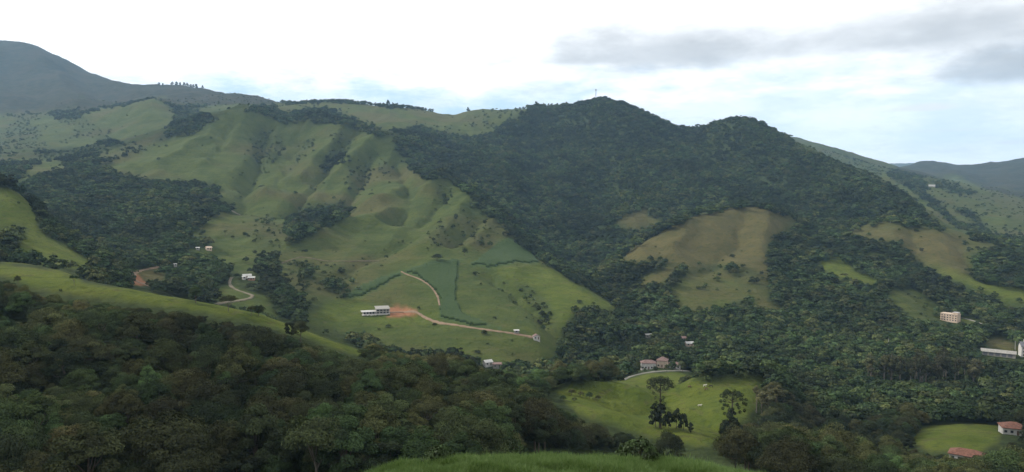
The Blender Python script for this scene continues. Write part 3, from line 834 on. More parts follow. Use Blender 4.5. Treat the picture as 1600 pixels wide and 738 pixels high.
M_FAR = leaf_mat('forest_foliage', [(0.0143, 0.0266, 0.0094), (0.0307, 0.0489, 0.0146), (0.0197, 0.0377, 0.0137), (0.0483, 0.0600, 0.0189), (0.0219, 0.0401, 0.0126), (0.0548, 0.0578, 0.0199), (0.0175, 0.0312, 0.0105), (0.0394, 0.0623, 0.0231), (0.0636, 0.0711, 0.0231)])
M_SHRUB = leaf_mat('shrub_foliage', [(0.026, 0.040, 0.012), (0.040, 0.054, 0.015), (0.052, 0.064, 0.018), (0.036, 0.050, 0.014)])
M_GRASS = leaf_mat('grass_blades', [(0.040, 0.092, 0.014), (0.056, 0.110, 0.020), (0.048, 0.096, 0.022)], trans=0.3, var=0.3, tip=(0.10, 0.15, 0.045))
M_CROP, nt, b = material('standing_crop', 0.9, 0.05)
geo = nt.new('ShaderNodeNewGeometry')
wv = nt.new('ShaderNodeTexWave', wave_type='BANDS', bands_direction='X'); nt.l.new(geo.outputs['Position'], wv.inputs['Vector'])
wv.inputs['Scale'].default_value = 0.11; wv.inputs['Distortion'].default_value = 2.5; wv.inputs['Detail'].default_value = 3
cn = nt.noise(geo.outputs['Position'], 0.35, 5, 0.65); cb = nt.noise(geo.outputs['Position'], 0.02, 3, 0.5)
cc = nt.mix(nt.step(cn, 0.3, 0.7), (0.020, 0.038, 0.012), (0.037, 0.057, 0.019))
cc = nt.mix(nt.math('MULTIPLY', wv.outputs[1], 0.35), cc, (0.030, 0.046, 0.018))
cc = nt.mix(nt.step(cb, 0.4, 0.7, 0, 0.5), cc, (0.036, 0.054, 0.020))
nt.l.new(cc, b.inputs['Base Color'])
bn = nt.new('ShaderNodeBump'); bn.inputs['Strength'].default_value = 0.8; bn.inputs['Distance'].default_value = 0.8
nt.l.new(cn, bn.inputs['Height']); nt.l.new(bn.outputs[0], b.inputs['Normal'])
M_BARK = plain('bark', (0.075, 0.060, 0.045), 0.35, 3.0, bump=0.6)
M_PALE = plain('pale_bark', (0.115, 0.10, 0.08), 0.3, 2.5, bump=0.4)


def unit(v):
    return v / np.maximum(np.linalg.norm(v, axis=-1, keepdims=True), 1e-9)


def leaves(cen, nrm, size, g, asp=1.5):
    """leaf-sprig quads around the given centres, facing along the normals"""
    n = len(cen)
    ref = unit(g.normal(size=(n, 3)))
    t = unit(np.cross(nrm, ref)); bt = np.cross(nrm, t)
    s = (size * g.uniform(0.6, 1.35, n))[:, None]
    a, c_ = t * s * asp * 0.5, bt * s * 0.5
    bend = nrm * s * 0.22
    v = np.stack([cen - a, cen - c_ - bend * 0.2, cen + a - bend, cen + c_ - bend * 0.2], 1)
    return v.reshape(-1, 3), np.arange(4 * n).reshape(n, 4)


def foliage_mesh(name, clumps, mat, n_leaf, size, g, up=0.35, rnd=0.55, low_cut=-0.45):
    """clumps: list of (centre, radii).  leaves sit on the outer skin of each clump, most of them on its upper side"""
    cs, ns, sh = [], [], []
    ctr = np.mean([c_[0] for c_ in clumps], 0) - np.array([0, 0, 0.25 * np.ptp([c_[0][2] for c_ in clumps])])
    tot = sum(max(r[0] * r[2], 0.05) for _, r in clumps)
    for (cx, cy_, cz), rad in clumps:
        k_ = max(6, int(n_leaf * rad[0] * rad[2] / tot))
        d_ = unit(g.normal(size=(k_ * 2, 3)))
        d_ = d_[d_[:, 2] > low_cut][:k_]
        rr = g.uniform(0.62, 1.04, len(d_))[:, None]
        cs.append(np.array([cx, cy_, cz]) + d_ * rr * np.array(rad))
        dc = unit(cs[-1] - ctr)
        ns.append(unit(0.55 * d_ + 0.75 * dc + np.array([0, 0, up]) + rnd * g.normal(size=d_.shape)))
        sh.append(np.clip(0.5 + 0.28 * g.normal() + 0.2 * g.normal(size=len(d_)), 0, 1))
    cs, ns, sh = np.concatenate(cs), np.concatenate(ns), np.concatenate(sh)
    v, f = leaves(cs, ns, size, g)
    me = mesh_np(name, v, f, mat)
    at = me.attributes.new('shade', 'FLOAT', 'FACE')
    at.data.foreach_set('value', sh.astype(np.float32))
    return me


def tubes(name, segs, mat, sides=6):
    """tapered limbs: segs = list of polylines [(point, radius), ...]"""
    V, Fc, o = [], [], 0
    for line in segs:
        pts = [np.array(p, float) for p, _ in line]; rad = [r for _, r in line]
        for i, p in enumerate(pts):
            d_ = pts[min(i + 1, len(pts) - 1)] - pts[max(i - 1, 0)]
            d_ = d_ / (np.linalg.norm(d_) + 1e-9)
            a = np.cross(d_, [1, 0, 0] if abs(d_[0]) < 0.8 else [0, 1, 0]); a /= np.linalg.norm(a); b_ = np.cross(d_, a)
            for s in range(sides):
                th = 2 * math.pi * s / sides
                V.append(p + rad[i] * (math.cos(th) * a + math.sin(th) * b_))
        for i in range(len(pts) - 1):
            for s in range(sides):
                s2 = (s + 1) % sides
                Fc.append((o + i * sides + s, o + i * sides + s2, o + (i + 1) * sides + s2, o + (i + 1) * sides + s))
        o += len(pts) * sides
    return mesh_np(name, np.array(V), np.array(Fc), mat, True)


def broad_clumps(h, r, g, shape='dome', n=26):
    """clump centres of a broadleaf crown of height h and half-width r (metres)"""
    out_ = []
    lean = g.normal(size=2) * 0.10 * r
    lobes = [(g.uniform(0, 6.28), g.uniform(0.75, 1.15)) for _ in range(4)]
    for i in range(n):
        th = i * 2.39996 + g.uniform(-0.4, 0.4)
        t = (i + 0.5) / n
        if shape == 'dome':
            zz = h * (0.50 + 0.44 * (1 - t) ** 0.75); rr = r * 0.82 * math.sqrt(t)
        elif shape == 'umbrella':
            zz = h * (0.76 + 0.17 * (1 - t * t)); rr = r * 0.88 * math.sqrt(t)
        elif shape == 'tall':
            zz = h * (0.34 + 0.58 * (1 - t)); rr = r * (0.30 + 0.62 * math.sin(math.pi * min(1, 0.15 + 0.8 * t)))
        else:                                              # shrub to the ground
            zz = h * (0.22 + 0.66 * (1 - t) ** 0.8); rr = r * 0.8 * math.sqrt(t)
        k_ = 1 + 0.22 * math.sin(th * 2 + lobes[0][0]) + 0.12 * math.sin(3 * th + lobes[1][0])
        rr *= k_
        s = g.uniform(0.24, 0.40) * r * (0.85 if shape == 'umbrella' else 1.0)
        zz += g.normal() * 0.05 * h
        out_.append(((rr * math.cos(th) + lean[0], rr * math.sin(th) + lean[1], zz), (s, s, s * g.uniform(0.55, 0.8))))
    return out_


def limb_lines(h, clumps, r0, g, k_=7, base=-1.2):
    fork = np.array([0.0, 0.0, h * g.uniform(0.30, 0.42)])
    top = np.array([clumps[0][0][0] * 0.5, clumps[0][0][1] * 0.5, h * 0.74])
    L = [[((0, 0, base), r0 * 1.35), ((0, 0, 0.4), r0 * 1.05), (fork, r0 * 0.8), (fork * 0.5 + top * 0.5 + g.normal(size=3) * 0.15, r0 * 0.5), (top, r0 * 0.2)]]
    for i in g.choice(len(clumps), min(k_, len(clumps)), replace=False):
        e = np.array(clumps[i][0]); st = fork + (top - fork) * g.uniform(0, 0.5)
        L.append([(st, r0 * 0.45), (st * 0.45 + e * 0.55 + np.array([0, 0, -0.04 * h]), r0 * 0.28), (e, r0 * 0.08)])
    return L


def tree_proto(h, r, shape, mat, n_leaf, size, seed, bark=None, n=26):
    g = np.random.default_rng(seed)
    cl = broad_clumps(h, r, g, shape, n)
    return (foliage_mesh('crown', cl, mat, n_leaf, size, g), tubes('trunk', limb_lines(h, cl, 0.02 * h + 0.05, g), bark or M_BARK))


# --- foreground kinds: (crown mesh, trunk mesh), nominal height 10 m
KINDS = {}
for nm, mat, shape, rr, bark in [('broadleaf', M_LEAF, 'dome', 4.6, None), ('olive', M_OLIVE, 'dome', 4.8, None), ('dark', M_DARK, 'tall', 3.6, None),
                                 ('umbrella', M_LEAF, 'umbrella', 5.0, M_PALE), ('fresh', M_FRESH, 'dome', 3.8, None)]:
    KINDS[nm] = [tree_proto(10, rr * u, shape, mat, 11000, 0.19, 100 + i * 13 + len(nm) * 7, bark, n=nn)
                 for i, (u, nn) in enumerate([(1.0, 34), (1.08, 42), (0.9, 28)])]

KINDS['bushy'] = [tree_proto(10, 4.4, 'bush', M_DARK, 1500, 0.55, 300 + i, None, 16) for i in range(3)]

# --- far kinds used by the forest mass
LIB = []


def lib_object(name, me):
    o = bpy.data.objects.new(name, me)          # kept out of the scene: only a source for the forest mass
    LIB.append(o)
    return o


FARK = []
for i, (shape, rr, mat) in enumerate([('dome', 4.7, M_FAR), ('dome', 4.2, M_FAR), ('tall', 3.7, M_FAR), ('umbrella', 4.9, M_FAR), ('dome', 5.2, M_FAR), ('tall', 3.9, M_DARK), ('dome', 4.6, M_FAR)]):
    g = np.random.default_rng(500 + i)
    FARK.append(lib_object('forest_tree', foliage_mesh('forest_tree', broad_clumps(10, rr, g, shape, 17), mat, 760, 0.80, g)))
SHRK = []
for i in range(3):
    g = np.random.default_rng(600 + i)
    SHRK.append(lib_object('shrub_plant', foliage_mesh('shrub_plant', broad_clumps(2.0, 1.6, g, 'bush', 9), M_SHRUB, 240, 0.42, g)))


def mass(name, pts, scl, kinds, protos, label, cat=None, rot=None):
    """one object that shows many plants: geometry nodes place the source plants on the given points"""
    me = bpy.data.meshes.new(name)
    me.vertices.add(len(pts)); me.vertices.foreach_set('co', np.ascontiguousarray(pts, np.float32).ravel())
    for an, typ, val in (('pscale', 'FLOAT_VECTOR', scl), ('pkind', 'INT', kinds), ('prot', 'FLOAT_VECTOR', rot)):
        at = me.attributes.new(an, typ, 'POINT')
        key = 'vector' if typ == 'FLOAT_VECTOR' else 'value'
        at.data.foreach_set(key, np.ascontiguousarray(val, np.int32 if typ == 'INT' else np.float32).ravel())
    o = link(name, me)
    ng = bpy.data.node_groups.new(name, 'GeometryNodeTree')
    ng.interface.new_socket('Geometry', in_out='INPUT', socket_type='NodeSocketGeometry')
    ng.interface.new_socket('Geometry', in_out='OUTPUT', socket_type='NodeSocketGeometry')
    N, L = ng.nodes, ng.links
    gi, go = N.new('NodeGroupInput'), N.new('NodeGroupOutput')
    join = N.new('GeometryNodeJoinGeometry')
    for pr in reversed(protos):
        oi = N.new('GeometryNodeObjectInfo'); oi.inputs['Object'].default_value = pr
        oi.inputs['As Instance'].default_value = True
        L.new(oi.outputs['Geometry'], join.inputs[0])
    iop = N.new('GeometryNodeInstanceOnPoints')
    L.new(gi.outputs[0], iop.inputs['Points']); L.new(join.outputs[0], iop.inputs['Instance'])
    iop.inputs['Pick Instance'].default_value = True
    def attr(an, typ):
        a = N.new('GeometryNodeInputNamedAttribute'); a.data_type = typ; a.inputs['Name'].default_value = an
        return a.outputs['Attribute']
    L.new(attr('pkind', 'INT'), iop.inputs['Instance Index'])
    e2r = N.new('FunctionNodeEulerToRotation'); L.new(attr('prot', 'FLOAT_VECTOR'), e2r.inputs[0])
    L.new(e2r.outputs[0], iop.inputs['Rotation']); L.new(attr('pscale', 'FLOAT_VECTOR'), iop.inputs['Scale'])
    L.new(iop.outputs[0], go.inputs[0])
    md = o.modifiers.new('plants', 'NODES'); md.node_group = ng
    return tag(o, label, cat, kind='stuff')


# --- where trees stand: jittered grids, denser near, kept where the photograph shows wood
def candidates(r0, r1, s):
    xm = r1 * math.sin(AZV)
    xs = np.arange(-xm, xm, s); ys = np.arange(r0 * math.cos(AZV) - 1, r1, s)
    X, Y = np.meshgrid(xs, ys)
    X = (X + rng.uniform(-0.46, 0.46, X.shape) * s).ravel(); Y = (Y + rng.uniform(-0.46, 0.46, Y.shape) * s).ravel()
    r = np.hypot(X, Y)
    k_ = (r >= r0) & (r < r1) & (np.abs(np.arctan2(X, Y)) < AZV * 0.985)
    return X[k_], Y[k_]


def seen(x, y, z, h):
    """top of a plant of height h rises over the ground before it, inside the frame"""
    r = np.hypot(x, y)
    px, py = to_pixel(x, y, z + h)
    return ((z + h) / r > runmax(x, y) - 2.0 / F) & (px > -45) & (px < 1645) & (py < 800)


TR = []          # x, y, z, height, cover
for r0, r1, s in [(140, 430, 5.8), (430, 620, 6.2), (620, 1000, 6.9), (1000, 1500, 7.8), (1500, 2300, 9.6), (2300, 3400, 13.0)]:
    x, y = candidates(r0, r1, s)
    z = ground(x, y)
    hh = rng.normal(1.0, 0.26, len(x)).clip(0.5, 1.75) * (9.0 + 2.2 * fbm(x / 60, y / 60, 81, 2)) * np.where(rng.random(len(x)) < 0.08, 1.35, 1.0)
    hh = np.minimum(hh, 14.5)
    if r1 <= 430:                                          # near the grass the wood is lower: take the tallest tree that stays inside it
        best = np.zeros(len(x))
        for sc2 in (1.0, 0.75, 0.55, 0.4):
            okh = np.ones(len(x), bool)
            for fr in (0.0, 0.35, 0.6, 0.82, 1.04):
                okh &= cover_at(*to_pixel(x, y, z + hh * sc2 * fr), x, y, 0.6) == FOR
            best = np.where((best == 0) & okh, sc2, best)
        hh = hh * np.where(best == 0, 1.0, best) * (1.22 if r1 > 1500 else 1.0)
    px, py = to_pixel(x, y, z + hh * (1.04 if r1 <= 430 else 0.55))
    cv = cover_at(px, py, x, y, 1.6)
    r = np.hypot(x, y)
    hiddenpt = z / r < runmax(x, y) - 6.0 / F
    pxg, pyg = to_pixel(x, y, z)
    cvg = cover_at(pxg, pyg, x, y, 1.0)
    # behind a crest the pixel belongs to the nearer hill: use the cover stored on the ground instead
    ia = np.clip(np.searchsorted(AZ, np.arctan2(x, y)), 0, na - 1); ib = np.clip(np.searchsorted(LR, np.log(r)), 0, nr - 1)
    cs_ = cov[ia, ib]
    cv = np.where(hiddenpt, cs_, cv)
    u = rng.random(len(x))
    keep = (cv == FOR) | ((cv == GUL) & (u < 0.42)) | ((cv == SHR) & (u < 0.16)) | ((cv == PAS) & (u < 0.006)) | ((cv == DRY) & (u < 0.004))
    fm = fmask[np.clip(pyg, 0, SY - 1).astype(int), np.clip(pxg, 0, SX - 1).astype(int)]
    keep |= ((cv == PAS) | (cv == LIM) | (cv == DRY)) & (fm > 0.12) & (u < 0.30 * fm) & (r > 600) & ~hiddenpt      # trees straying out of the wood
    keep |= (cv == MTN) & (u < 0.10)
    keep &= ~((cv != FOR) & (r < 620) & (cv != SHR))
    keep &= ~((y > 322) & (y < 500) & (pxg < 585))
    if r1 <= 430:
        keep &= (best > 0) | hiddenpt
    keep &= (cvg == FOR) | (cv != FOR) | hiddenpt | (r > 1000)
    hh = np.where(cv == FOR, hh, hh * 0.55)
    keep &= seen(x, y, z, hh)
    TR.append(np.c_[x, y, z, hh, cv][keep])
TR = np.concatenate(TR)

# ------------------------------------------------------------------ building sites (found on the terrain through the photograph's pixels)
SITES = {k_: hit(*p) for k_, p in dict(
    villa=(589, 491), cottage=(838, 531), shed_road=(807, 521), farm_a=(386, 435), farm_b=(393, 438), farm_c=(381, 437), hut_a=(326, 391), hut_b=(309, 391),
    hut_c=(274, 417), manor_l=(1013, 577), manor_c=(1035, 575), manor_r=(1053, 576), shed_f=(1014, 528), barn_g=(1066, 533), barn_h=(1077, 541), shed_i=(762, 572), shed_j=(777, 575),
    flats=(1485, 502), hall=(1560, 556), tall_house=(1602, 557), red_a=(1582, 678), red_b=(1512, 722), ranch=(1456, 292)).items()}
BLOCK = [(872, 1010, 604, 640, 400), (1040, 1185, 596, 650, 430), (1108, 1176, 606, 672, 330), (1015, 1090, 590, 664, 330), (1425, 1565, 664, 700, 350)]       # (px0, px1, py0, py1, range): picture windows that stay open in front of buildings and roads


def opening(site, w, h, below=2.0):
    x, y, z = SITES[site]
    px, pb = to_pixel(x, y, z - below); _, pt = to_pixel(x, y, z + h)
    hw = w / 2 / y * F
    BLOCK.append((px - hw, px + hw, pt, pb, math.hypot(x, y) + w * 0.5))


for s_, w_, h_ in [('villa', 30, 7), ('cottage', 9, 4), ('shed_road', 5, 3), ('farm_a', 9, 4), ('farm_b', 9, 4), ('hut_a', 7, 3), ('hut_b', 5, 3), ('hut_c', 4, 3), ('manor_l', 9, 6), ('manor_c', 6, 7),
                   ('shed_f', 4, 3.2), ('barn_h', 4, 3), ('shed_i', 7, 3), ('flats', 20, 13), ('hall', 28, 4), ('tall_house', 14, 12), ('red_a', 8, 5), ('ranch', 20, 6)]:
    opening(s_, w_, h_, 0.5)


def keep_open(T):
    """drop trees that stand on a site or before one of the openings"""
    x, y, z, h = T[:, 0], T[:, 1], T[:, 2], T[:, 3]
    r = np.hypot(x, y); px, pt = to_pixel(x, y, z + h); _, pb = to_pixel(x, y, z)
    hw = 0.42 * h / y * F
    k_ = np.ones(len(x), bool)
    for a, b_, c_, d_, rr in BLOCK:
        k_ &= ~((px + hw > a) & (px - hw < b_) & (pt < d_) & (pb > c_) & (r < rr) & (r > min(rr * 0.55, 300)))
    for sx, sy, _ in SITES.values():
        k_ &= (x - sx) ** 2 + (y - sy) ** 2 > 64
    return k_


# ------------------------------------------------------------------ dirt roads: ribbons lying on the ground
M_ROAD = plain('dirt_road', (0.125, 0.108, 0.078), 0.25, 0.15, 0.95, 0.1)
M_ROADRED = plain('red_dirt_road', (0.165, 0.118, 0.08), 0.2, 0.15, 0.95, 0.1)
M_TRACK = plain('worn_farm_track', (0.088, 0.072, 0.046), 0.3, 0.15, 0.95, 0.1)
M_PAVED = plain('pale_gravel_road', (0.17, 0.165, 0.14), 0.12, 0.15, 0.95, 0.1)
ROADS = [
 ([(327, 303), (327, 310), (346, 318), (354, 325), (368, 333), (378, 337), (400, 342), (424, 345), (430, 348), (412, 351), (392, 355), (370, 361), (350, 369), (328, 376), (308, 388), (290, 392), (272, 400), (256, 410)], 4.2, M_ROAD, 'pale dirt road zigzagging down past the wooded bowl'),
 ([(256, 412), (253, 416), (246, 418), (225, 422), (210, 426), (204, 434), (214, 441), (238, 449)], 5.0, M_ROADRED, 'reddish dirt road along the bare earth cut'),
 ([(440, 412), (455, 406), (470, 402), (484, 404), (505, 408), (545, 409), (592, 408)], 2.6, M_TRACK, 'faint farm track across the middle of the pasture'),
 ([(362, 434), (357, 442), (362, 450), (376, 456), (390, 460), (397, 463), (391, 467), (376, 470), (345, 474), (330, 478)], 4.0, M_ROAD, 'hooked dirt road below the white-roofed farm'),
 ([(609, 489), (625, 488), (640, 487), (650, 488), (660, 494), (672, 501), (690, 506), (715, 509), (745, 514), (775, 518), (805, 522), (828, 527), (842, 531)], 4.6, M_ROADRED, 'brown dirt driveway climbing to the white villa'),
 ([(627, 425), (636, 430), (650, 434), (664, 441), (675, 450), (684, 463), (687, 478)], 2.6, M_ROADRED, 'narrow track around the edge of the green crop field'),
 ([(972, 595), (985, 589), (1005, 584), (1030, 581), (1055, 580), (1078, 580)], 4.5, M_PAVED, 'pale gravel road in front of the red-roofed manor'),
 ([(1502, 497), (1515, 500), (1530, 505), (1545, 512)], 4.0, M_PAVED, 'short pale driveway beside the beige flats'),
]


def ribbon(pts, width, mat, label, clear=True):
    P = []
    for (a, b_), (c_, d_) in zip(pts[:-1], pts[1:]):
        n_ = max(2, int(math.hypot(c_ - a, d_ - b_) / 2.5))
        for i in range(n_):
            P.append(hit(a + (c_ - a) * i / n_, b_ + (d_ - b_) * i / n_, 60))
    P.append(hit(*pts[-1], 60))
    P = np.array(P)
    rp = np.hypot(P[:, 0], P[:, 1]); P = P[np.abs(rp / np.median(rp) - 1) < 0.3]
    Q = [P[0]]
    for p in P[1:]:                                   # leave out jumps behind crests and crowded points
        dd = np.linalg.norm(p[:2] - Q[-1][:2])
        if 2.0 < dd < 90:
            Q.append(p)
    P = np.array(Q)
    for _ in range(3):
        P[1:-1] = (P[:-2] + 2 * P[1:-1] + P[2:]) / 4
    d_ = np.gradient(P[:, :2], axis=0); d_ /= np.linalg.norm(d_, axis=1, keepdims=True) + 1e-9
    nn = np.c_[-d_[:, 1], d_[:, 0]]
    wv = width / 2 * (1 + 0.18 * rng.normal(size=len(P)))[:, None]
    V = []
    for s in (-1.35, -1, -0.35, 0.35, 1, 1.35):
        xy = P[:, :2] + nn * wv * s
        z = ground(xy[:, 0], xy[:, 1])
        zc_ = ground(P[:, 0], P[:, 1])
        zz = np.maximum(z, zc_ * 0.5 + z * 0.5) + 0.45 if abs(s) <= 1 else z - 1.2
        V.append(np.c_[xy, zz])
    n_ = len(P); V = np.concatenate(V)
    Fq = []
    for k_ in range(5):
        for i in range(n_ - 1):
            Fq.append((k_ * n_ + i, k_ * n_ + i + 1, (k_ + 1) * n_ + i + 1, (k_ + 1) * n_ + i))
    o = link('dirt_road', mesh_np('dirt_road', V, np.array(Fq)[:, ::-1], mat))
    tag(o, label, kind='structure')
    for p in P[::2] if clear else []:
        px, py = to_pixel(*p); _, py2 = to_pixel(p[0], p[1], p[2] + 1.0)
        BLOCK.append((px - 1, px + 1, py2, py + 0.5, math.hypot(p[0], p[1]) + 3))
    return o


for i_, (pts_, wd_, mt_, lb_) in enumerate(ROADS):
    ribbon(pts_, wd_ * 0.62, mt_, lb_, i_ not in (0, 1, 7))

# ------------------------------------------------------------------ forest: 300 foreground trees one by one, the rest as masses
TR = TR[keep_open(TR)]
rT = np.hypot(TR[:, 0], TR[:, 1])
pxT, pyT = to_pixel(TR[:, 0], TR[:, 1], TR[:, 2] + TR[:, 3])
infr = (pxT > -25) & (pxT < 1625) & (pyT < 745)
score = np.where(infr & (TR[:, 4] == FOR), TR[:, 3] / rT, 0)
single = np.zeros(len(TR), bool); single[np.argsort(-score)[:255]] = True
LABELS = {
 'broadleaf': ('broadleaf_tree', 'dark green round-crowned broadleaf tree', 'round broadleaf trees'),
 'olive': ('olive_tree', 'olive-brown tinged round-crowned tree', 'olive-brown trees'),
 'dark': ('evergreen_tree', 'tall narrow blackish green tree', 'tall dark trees'),
 'umbrella': ('umbrella_tree', 'flat-topped spreading tree with pale limbs', 'flat-topped trees'),
 'fresh': ('fresh_green_tree', 'fresher green small-crowned tree', 'fresh green trees'),
}
LABELS['olive'] = ('olive_green_tree',) + LABELS['olive'][1:]


def kind_for(x, y):
    v = rng.random(); w = float(fbm(np.array([x / 55.0]), np.array([y / 55.0]), 91, 2)[0])
    if w > 0.12:
        tbl = [('olive', 0.38), ('broadleaf', 0.78), ('umbrella', 0.90), ('dark', 0.96), ('fresh', 1.01)]
    else:
        tbl = [('olive', 0.10), ('broadleaf', 0.60), ('umbrella', 0.70), ('dark', 0.88), ('fresh', 1.01)]
    return next(k_ for k_, t in tbl if v < t)


def plant(kindname, x, y, h, name=None, label=None, group=None, cat='tree', wide=1.0, variant=None, rz=None, sink=0.3):
    crown, trunk = KINDS[kindname][rng.integers(len(KINDS[kindname])) if variant is None else variant]
    nm, lb, gr = LABELS.get(kindname, (None, None, None))
    z = float(ground(x, y)) - sink
    s = h / 10.0
    e = link(name or nm, None, loc=(x, y, z), rz=rng.uniform(0, 6.28) if rz is None else rz, scale=(s * wide, s * wide, s))
    e.empty_display_size = 0.5
    link('trunk', trunk, e); link('crown', crown, e)
    if label is None:                                    # forest trees: say where in the wood they stand
        px, _ = to_pixel(x, y, z); r = math.hypot(x, y)
        zone = ('at the edge of the left grass spur' if r > 250 and px < 600 else 'in the wood below the near green mounds' if px > 860 else
                'in the hollow just below the grass knoll' if r < 178 else 'deep inside the foreground forest')
        lb, gr = lb + ' ' + zone, gr + ', ' + zone
    return tag(e, label or lb, cat, group or gr)


for x, y, z, h, _ in TR[single]:
    plant(kind_for(x, y), x, y, h * 1.04, wide=rng.uniform(0.78, 1.06))

rest = TR[~single]; rr_ = rT[~single]


def scatter(name, sel, protos, label, base=10.0, wide=(0.95, 1.3)):
    T = rest[sel]
    n_ = len(T)
    s = T[:, 3] / base
    scl = np.c_[s * rng.uniform(*wide, n_), s * rng.uniform(*wide, n_), s]
    rot = np.c_[rng.normal(0, 0.05, n_), rng.normal(0, 0.05, n_), rng.uniform(0, 6.28, n_)]
    P = T[:, :3].copy(); P[:, 2] -= 0.5 + np.where(rr_[sel] > 1200, 0.26, 0.12) * T[:, 3]
    return mass(name, P, scl, rng.integers(0, len(protos), n_), protos, label, rot=rot)


NEARK = [lib_object('forest_tree', KINDS[k_][v][0]) for k_, v in [('broadleaf', 0), ('broadleaf', 1), ('olive', 0), ('dark', 0), ('umbrella', 1), ('fresh', 0), ('broadleaf', 2), ('dark', 1), ('olive', 2), ('broadleaf', 1)]]
az_r = np.arctan2(rest[:, 0], rest[:, 1])
scatter('foreground_forest', rr_ < 430, NEARK, 'dense dark mixed forest filling the foreground slope', wide=(0.85, 1.15))
scatter('valley_forest', (rr_ >= 430) & (rr_ < 1000), FARK, 'green forest covering the valley floor and lower slopes', wide=(0.9, 1.2))
scatter('mountain_forest', (rr_ >= 1000) & ((az_r > -0.13) | (rr_ > 2300)), FARK, 'dark forest covering the twin-peaked mountain', wide=(1.0, 1.3))
scatter('hillside_forest', (rr_ >= 1000) & (az_r <= -0.13) & (rr_ <= 2300), FARK, 'wooded bowl and tree belts between the left pastures', wide=(1.0, 1.3))

# shrubs and tussocks dotted over the pastures
SH = []
for r0, r1, s in [(280, 620, 5.5), (620, 1100, 8.0), (1100, 1900, 12.0)]:
    x, y = candidates(r0, r1, s); z = ground(x, y)
    px, py = to_pixel(x, y, z); cv = cover_at(px, py, x, y, 1.5)
    cl = fbm(x / 45, y / 45, 95, 3)
    u = rng.random(len(x))
    p_ = np.select([cv == SHR, cv == GUL, cv == PAS, cv == DRY, cv == LIM, cv == FOR], [0.36, 0.75, 0.030, 0.025, 0.016, 0.0]) * np.where(cl > 0.15, 2.6, 0.45)
    dd = bil(disp, AZ, LR, np.arctan2(x, y), np.log(np.hypot(x, y)))
    p_ = np.where((dd < -3.5) & ((cv == PAS) | (cv == SHR)), np.maximum(p_, 0.34), p_)          # scrub follows the gullies
    k_ = (u < p_) & seen(x, y, z, 1.5)
    SH.append(np.c_[x, y, z, rng.gamma(1.7, 0.40, len(x)).clip(0.22, 2.8)][k_])
SH = np.concatenate(SH)
SH = SH[keep_open(np.c_[SH[:, :3], SH[:, 3] * 2])]
n_ = len(SH)
mass('pasture_shrubs', SH[:, :3], np.c_[SH[:, 3] * rng.uniform(0.8, 1.4, n_), SH[:, 3] * rng.uniform(0.8, 1.4, n_), SH[:, 3]], rng.integers(0, 3, n_), SHRK,
     'small dark shrubs dotted over the pastures', rot=np.c_[np.zeros((n_, 2)), rng.uniform(0, 6.28, n_)])
print('trees', len(TR), 'single', single.sum(), 'shrubs', n_, 'near mass', (rr_ < 430).sum())

# ------------------------------------------------------------------ crop fields: standing crop, taller than the ground by its height
cell = np.zeros((na - 1, nr - 1), bool)
cc_ = (cov == CRO) & VIS
cell = cc_[:-1, :-1] & cc_[1:, :-1] & cc_[1:, 1:] & cc_[:-1, 1:]
lab = np.zeros(cell.shape, int); nl = 0
todo = set(map(tuple, np.argwhere(cell)))
while todo:                                             # separate fields
    nl += 1; st = [todo.pop()]
    while st:
        i, j = st.pop(); lab[i, j] = nl
        for nb in ((i + 1, j), (i - 1, j), (i, j + 1), (i, j - 1)):
            if nb in todo:
                todo.remove(nb); st.append(nb)
FIELD_LABELS = ['long narrow strip of green crop above the white villa', 'large fan-shaped green crop field crowning the knoll', 'triangular green crop field on the ridge shoulder']
flds = []
for l_ in range(1, nl + 1):
    cells = np.argwhere(lab == l_)
    if len(cells) < 40:
        continue
    flds.append((np.median(PX[cells[:, 0], cells[:, 1]]), cells))
flds.sort(key=lambda t: t[0])
for fi, (_, cells) in enumerate(flds[:3]):
    vid, V, Fq = {}, [], []
    def vtx(i, j, top):
        key = (i, j, top)
        if key not in vid:
            vid[key] = len(V)
            hgt_ = (1.45 + 0.3 * float(fbm(np.array([GX[i, j] / 5]), np.array([GY[i, j] / 5]), 97, 2)[0])) if top else -0.4
            V.append((GX[i, j], GY[i, j], GZ[i, j] + hgt_))
        return vid[key]
    S_ = set(map(tuple, cells))
    for i, j in S_:
        Fq.append((vtx(i, j, 1), vtx(i, j + 1, 1), vtx(i + 1, j + 1, 1), vtx(i + 1, j, 1))[::-1])
        for (di, dj), (p, q_) in (((-1, 0), ((i, j), (i, j + 1))), ((1, 0), ((i + 1, j + 1), (i + 1, j))), ((0, -1), ((i + 1, j), (i, j))), ((0, 1), ((i, j + 1), (i + 1, j + 1)))):
            if (i + di, j + dj) not in S_:
                Fq.append((vtx(*p, 0), vtx(*p, 1), vtx(*q_, 1), vtx(*q_, 0)))
    o = link('crop_field', mesh_np('crop_field', np.array(V), np.array(Fq), M_CROP, False))
    tag(o, FIELD_LABELS[fi], kind='stuff')

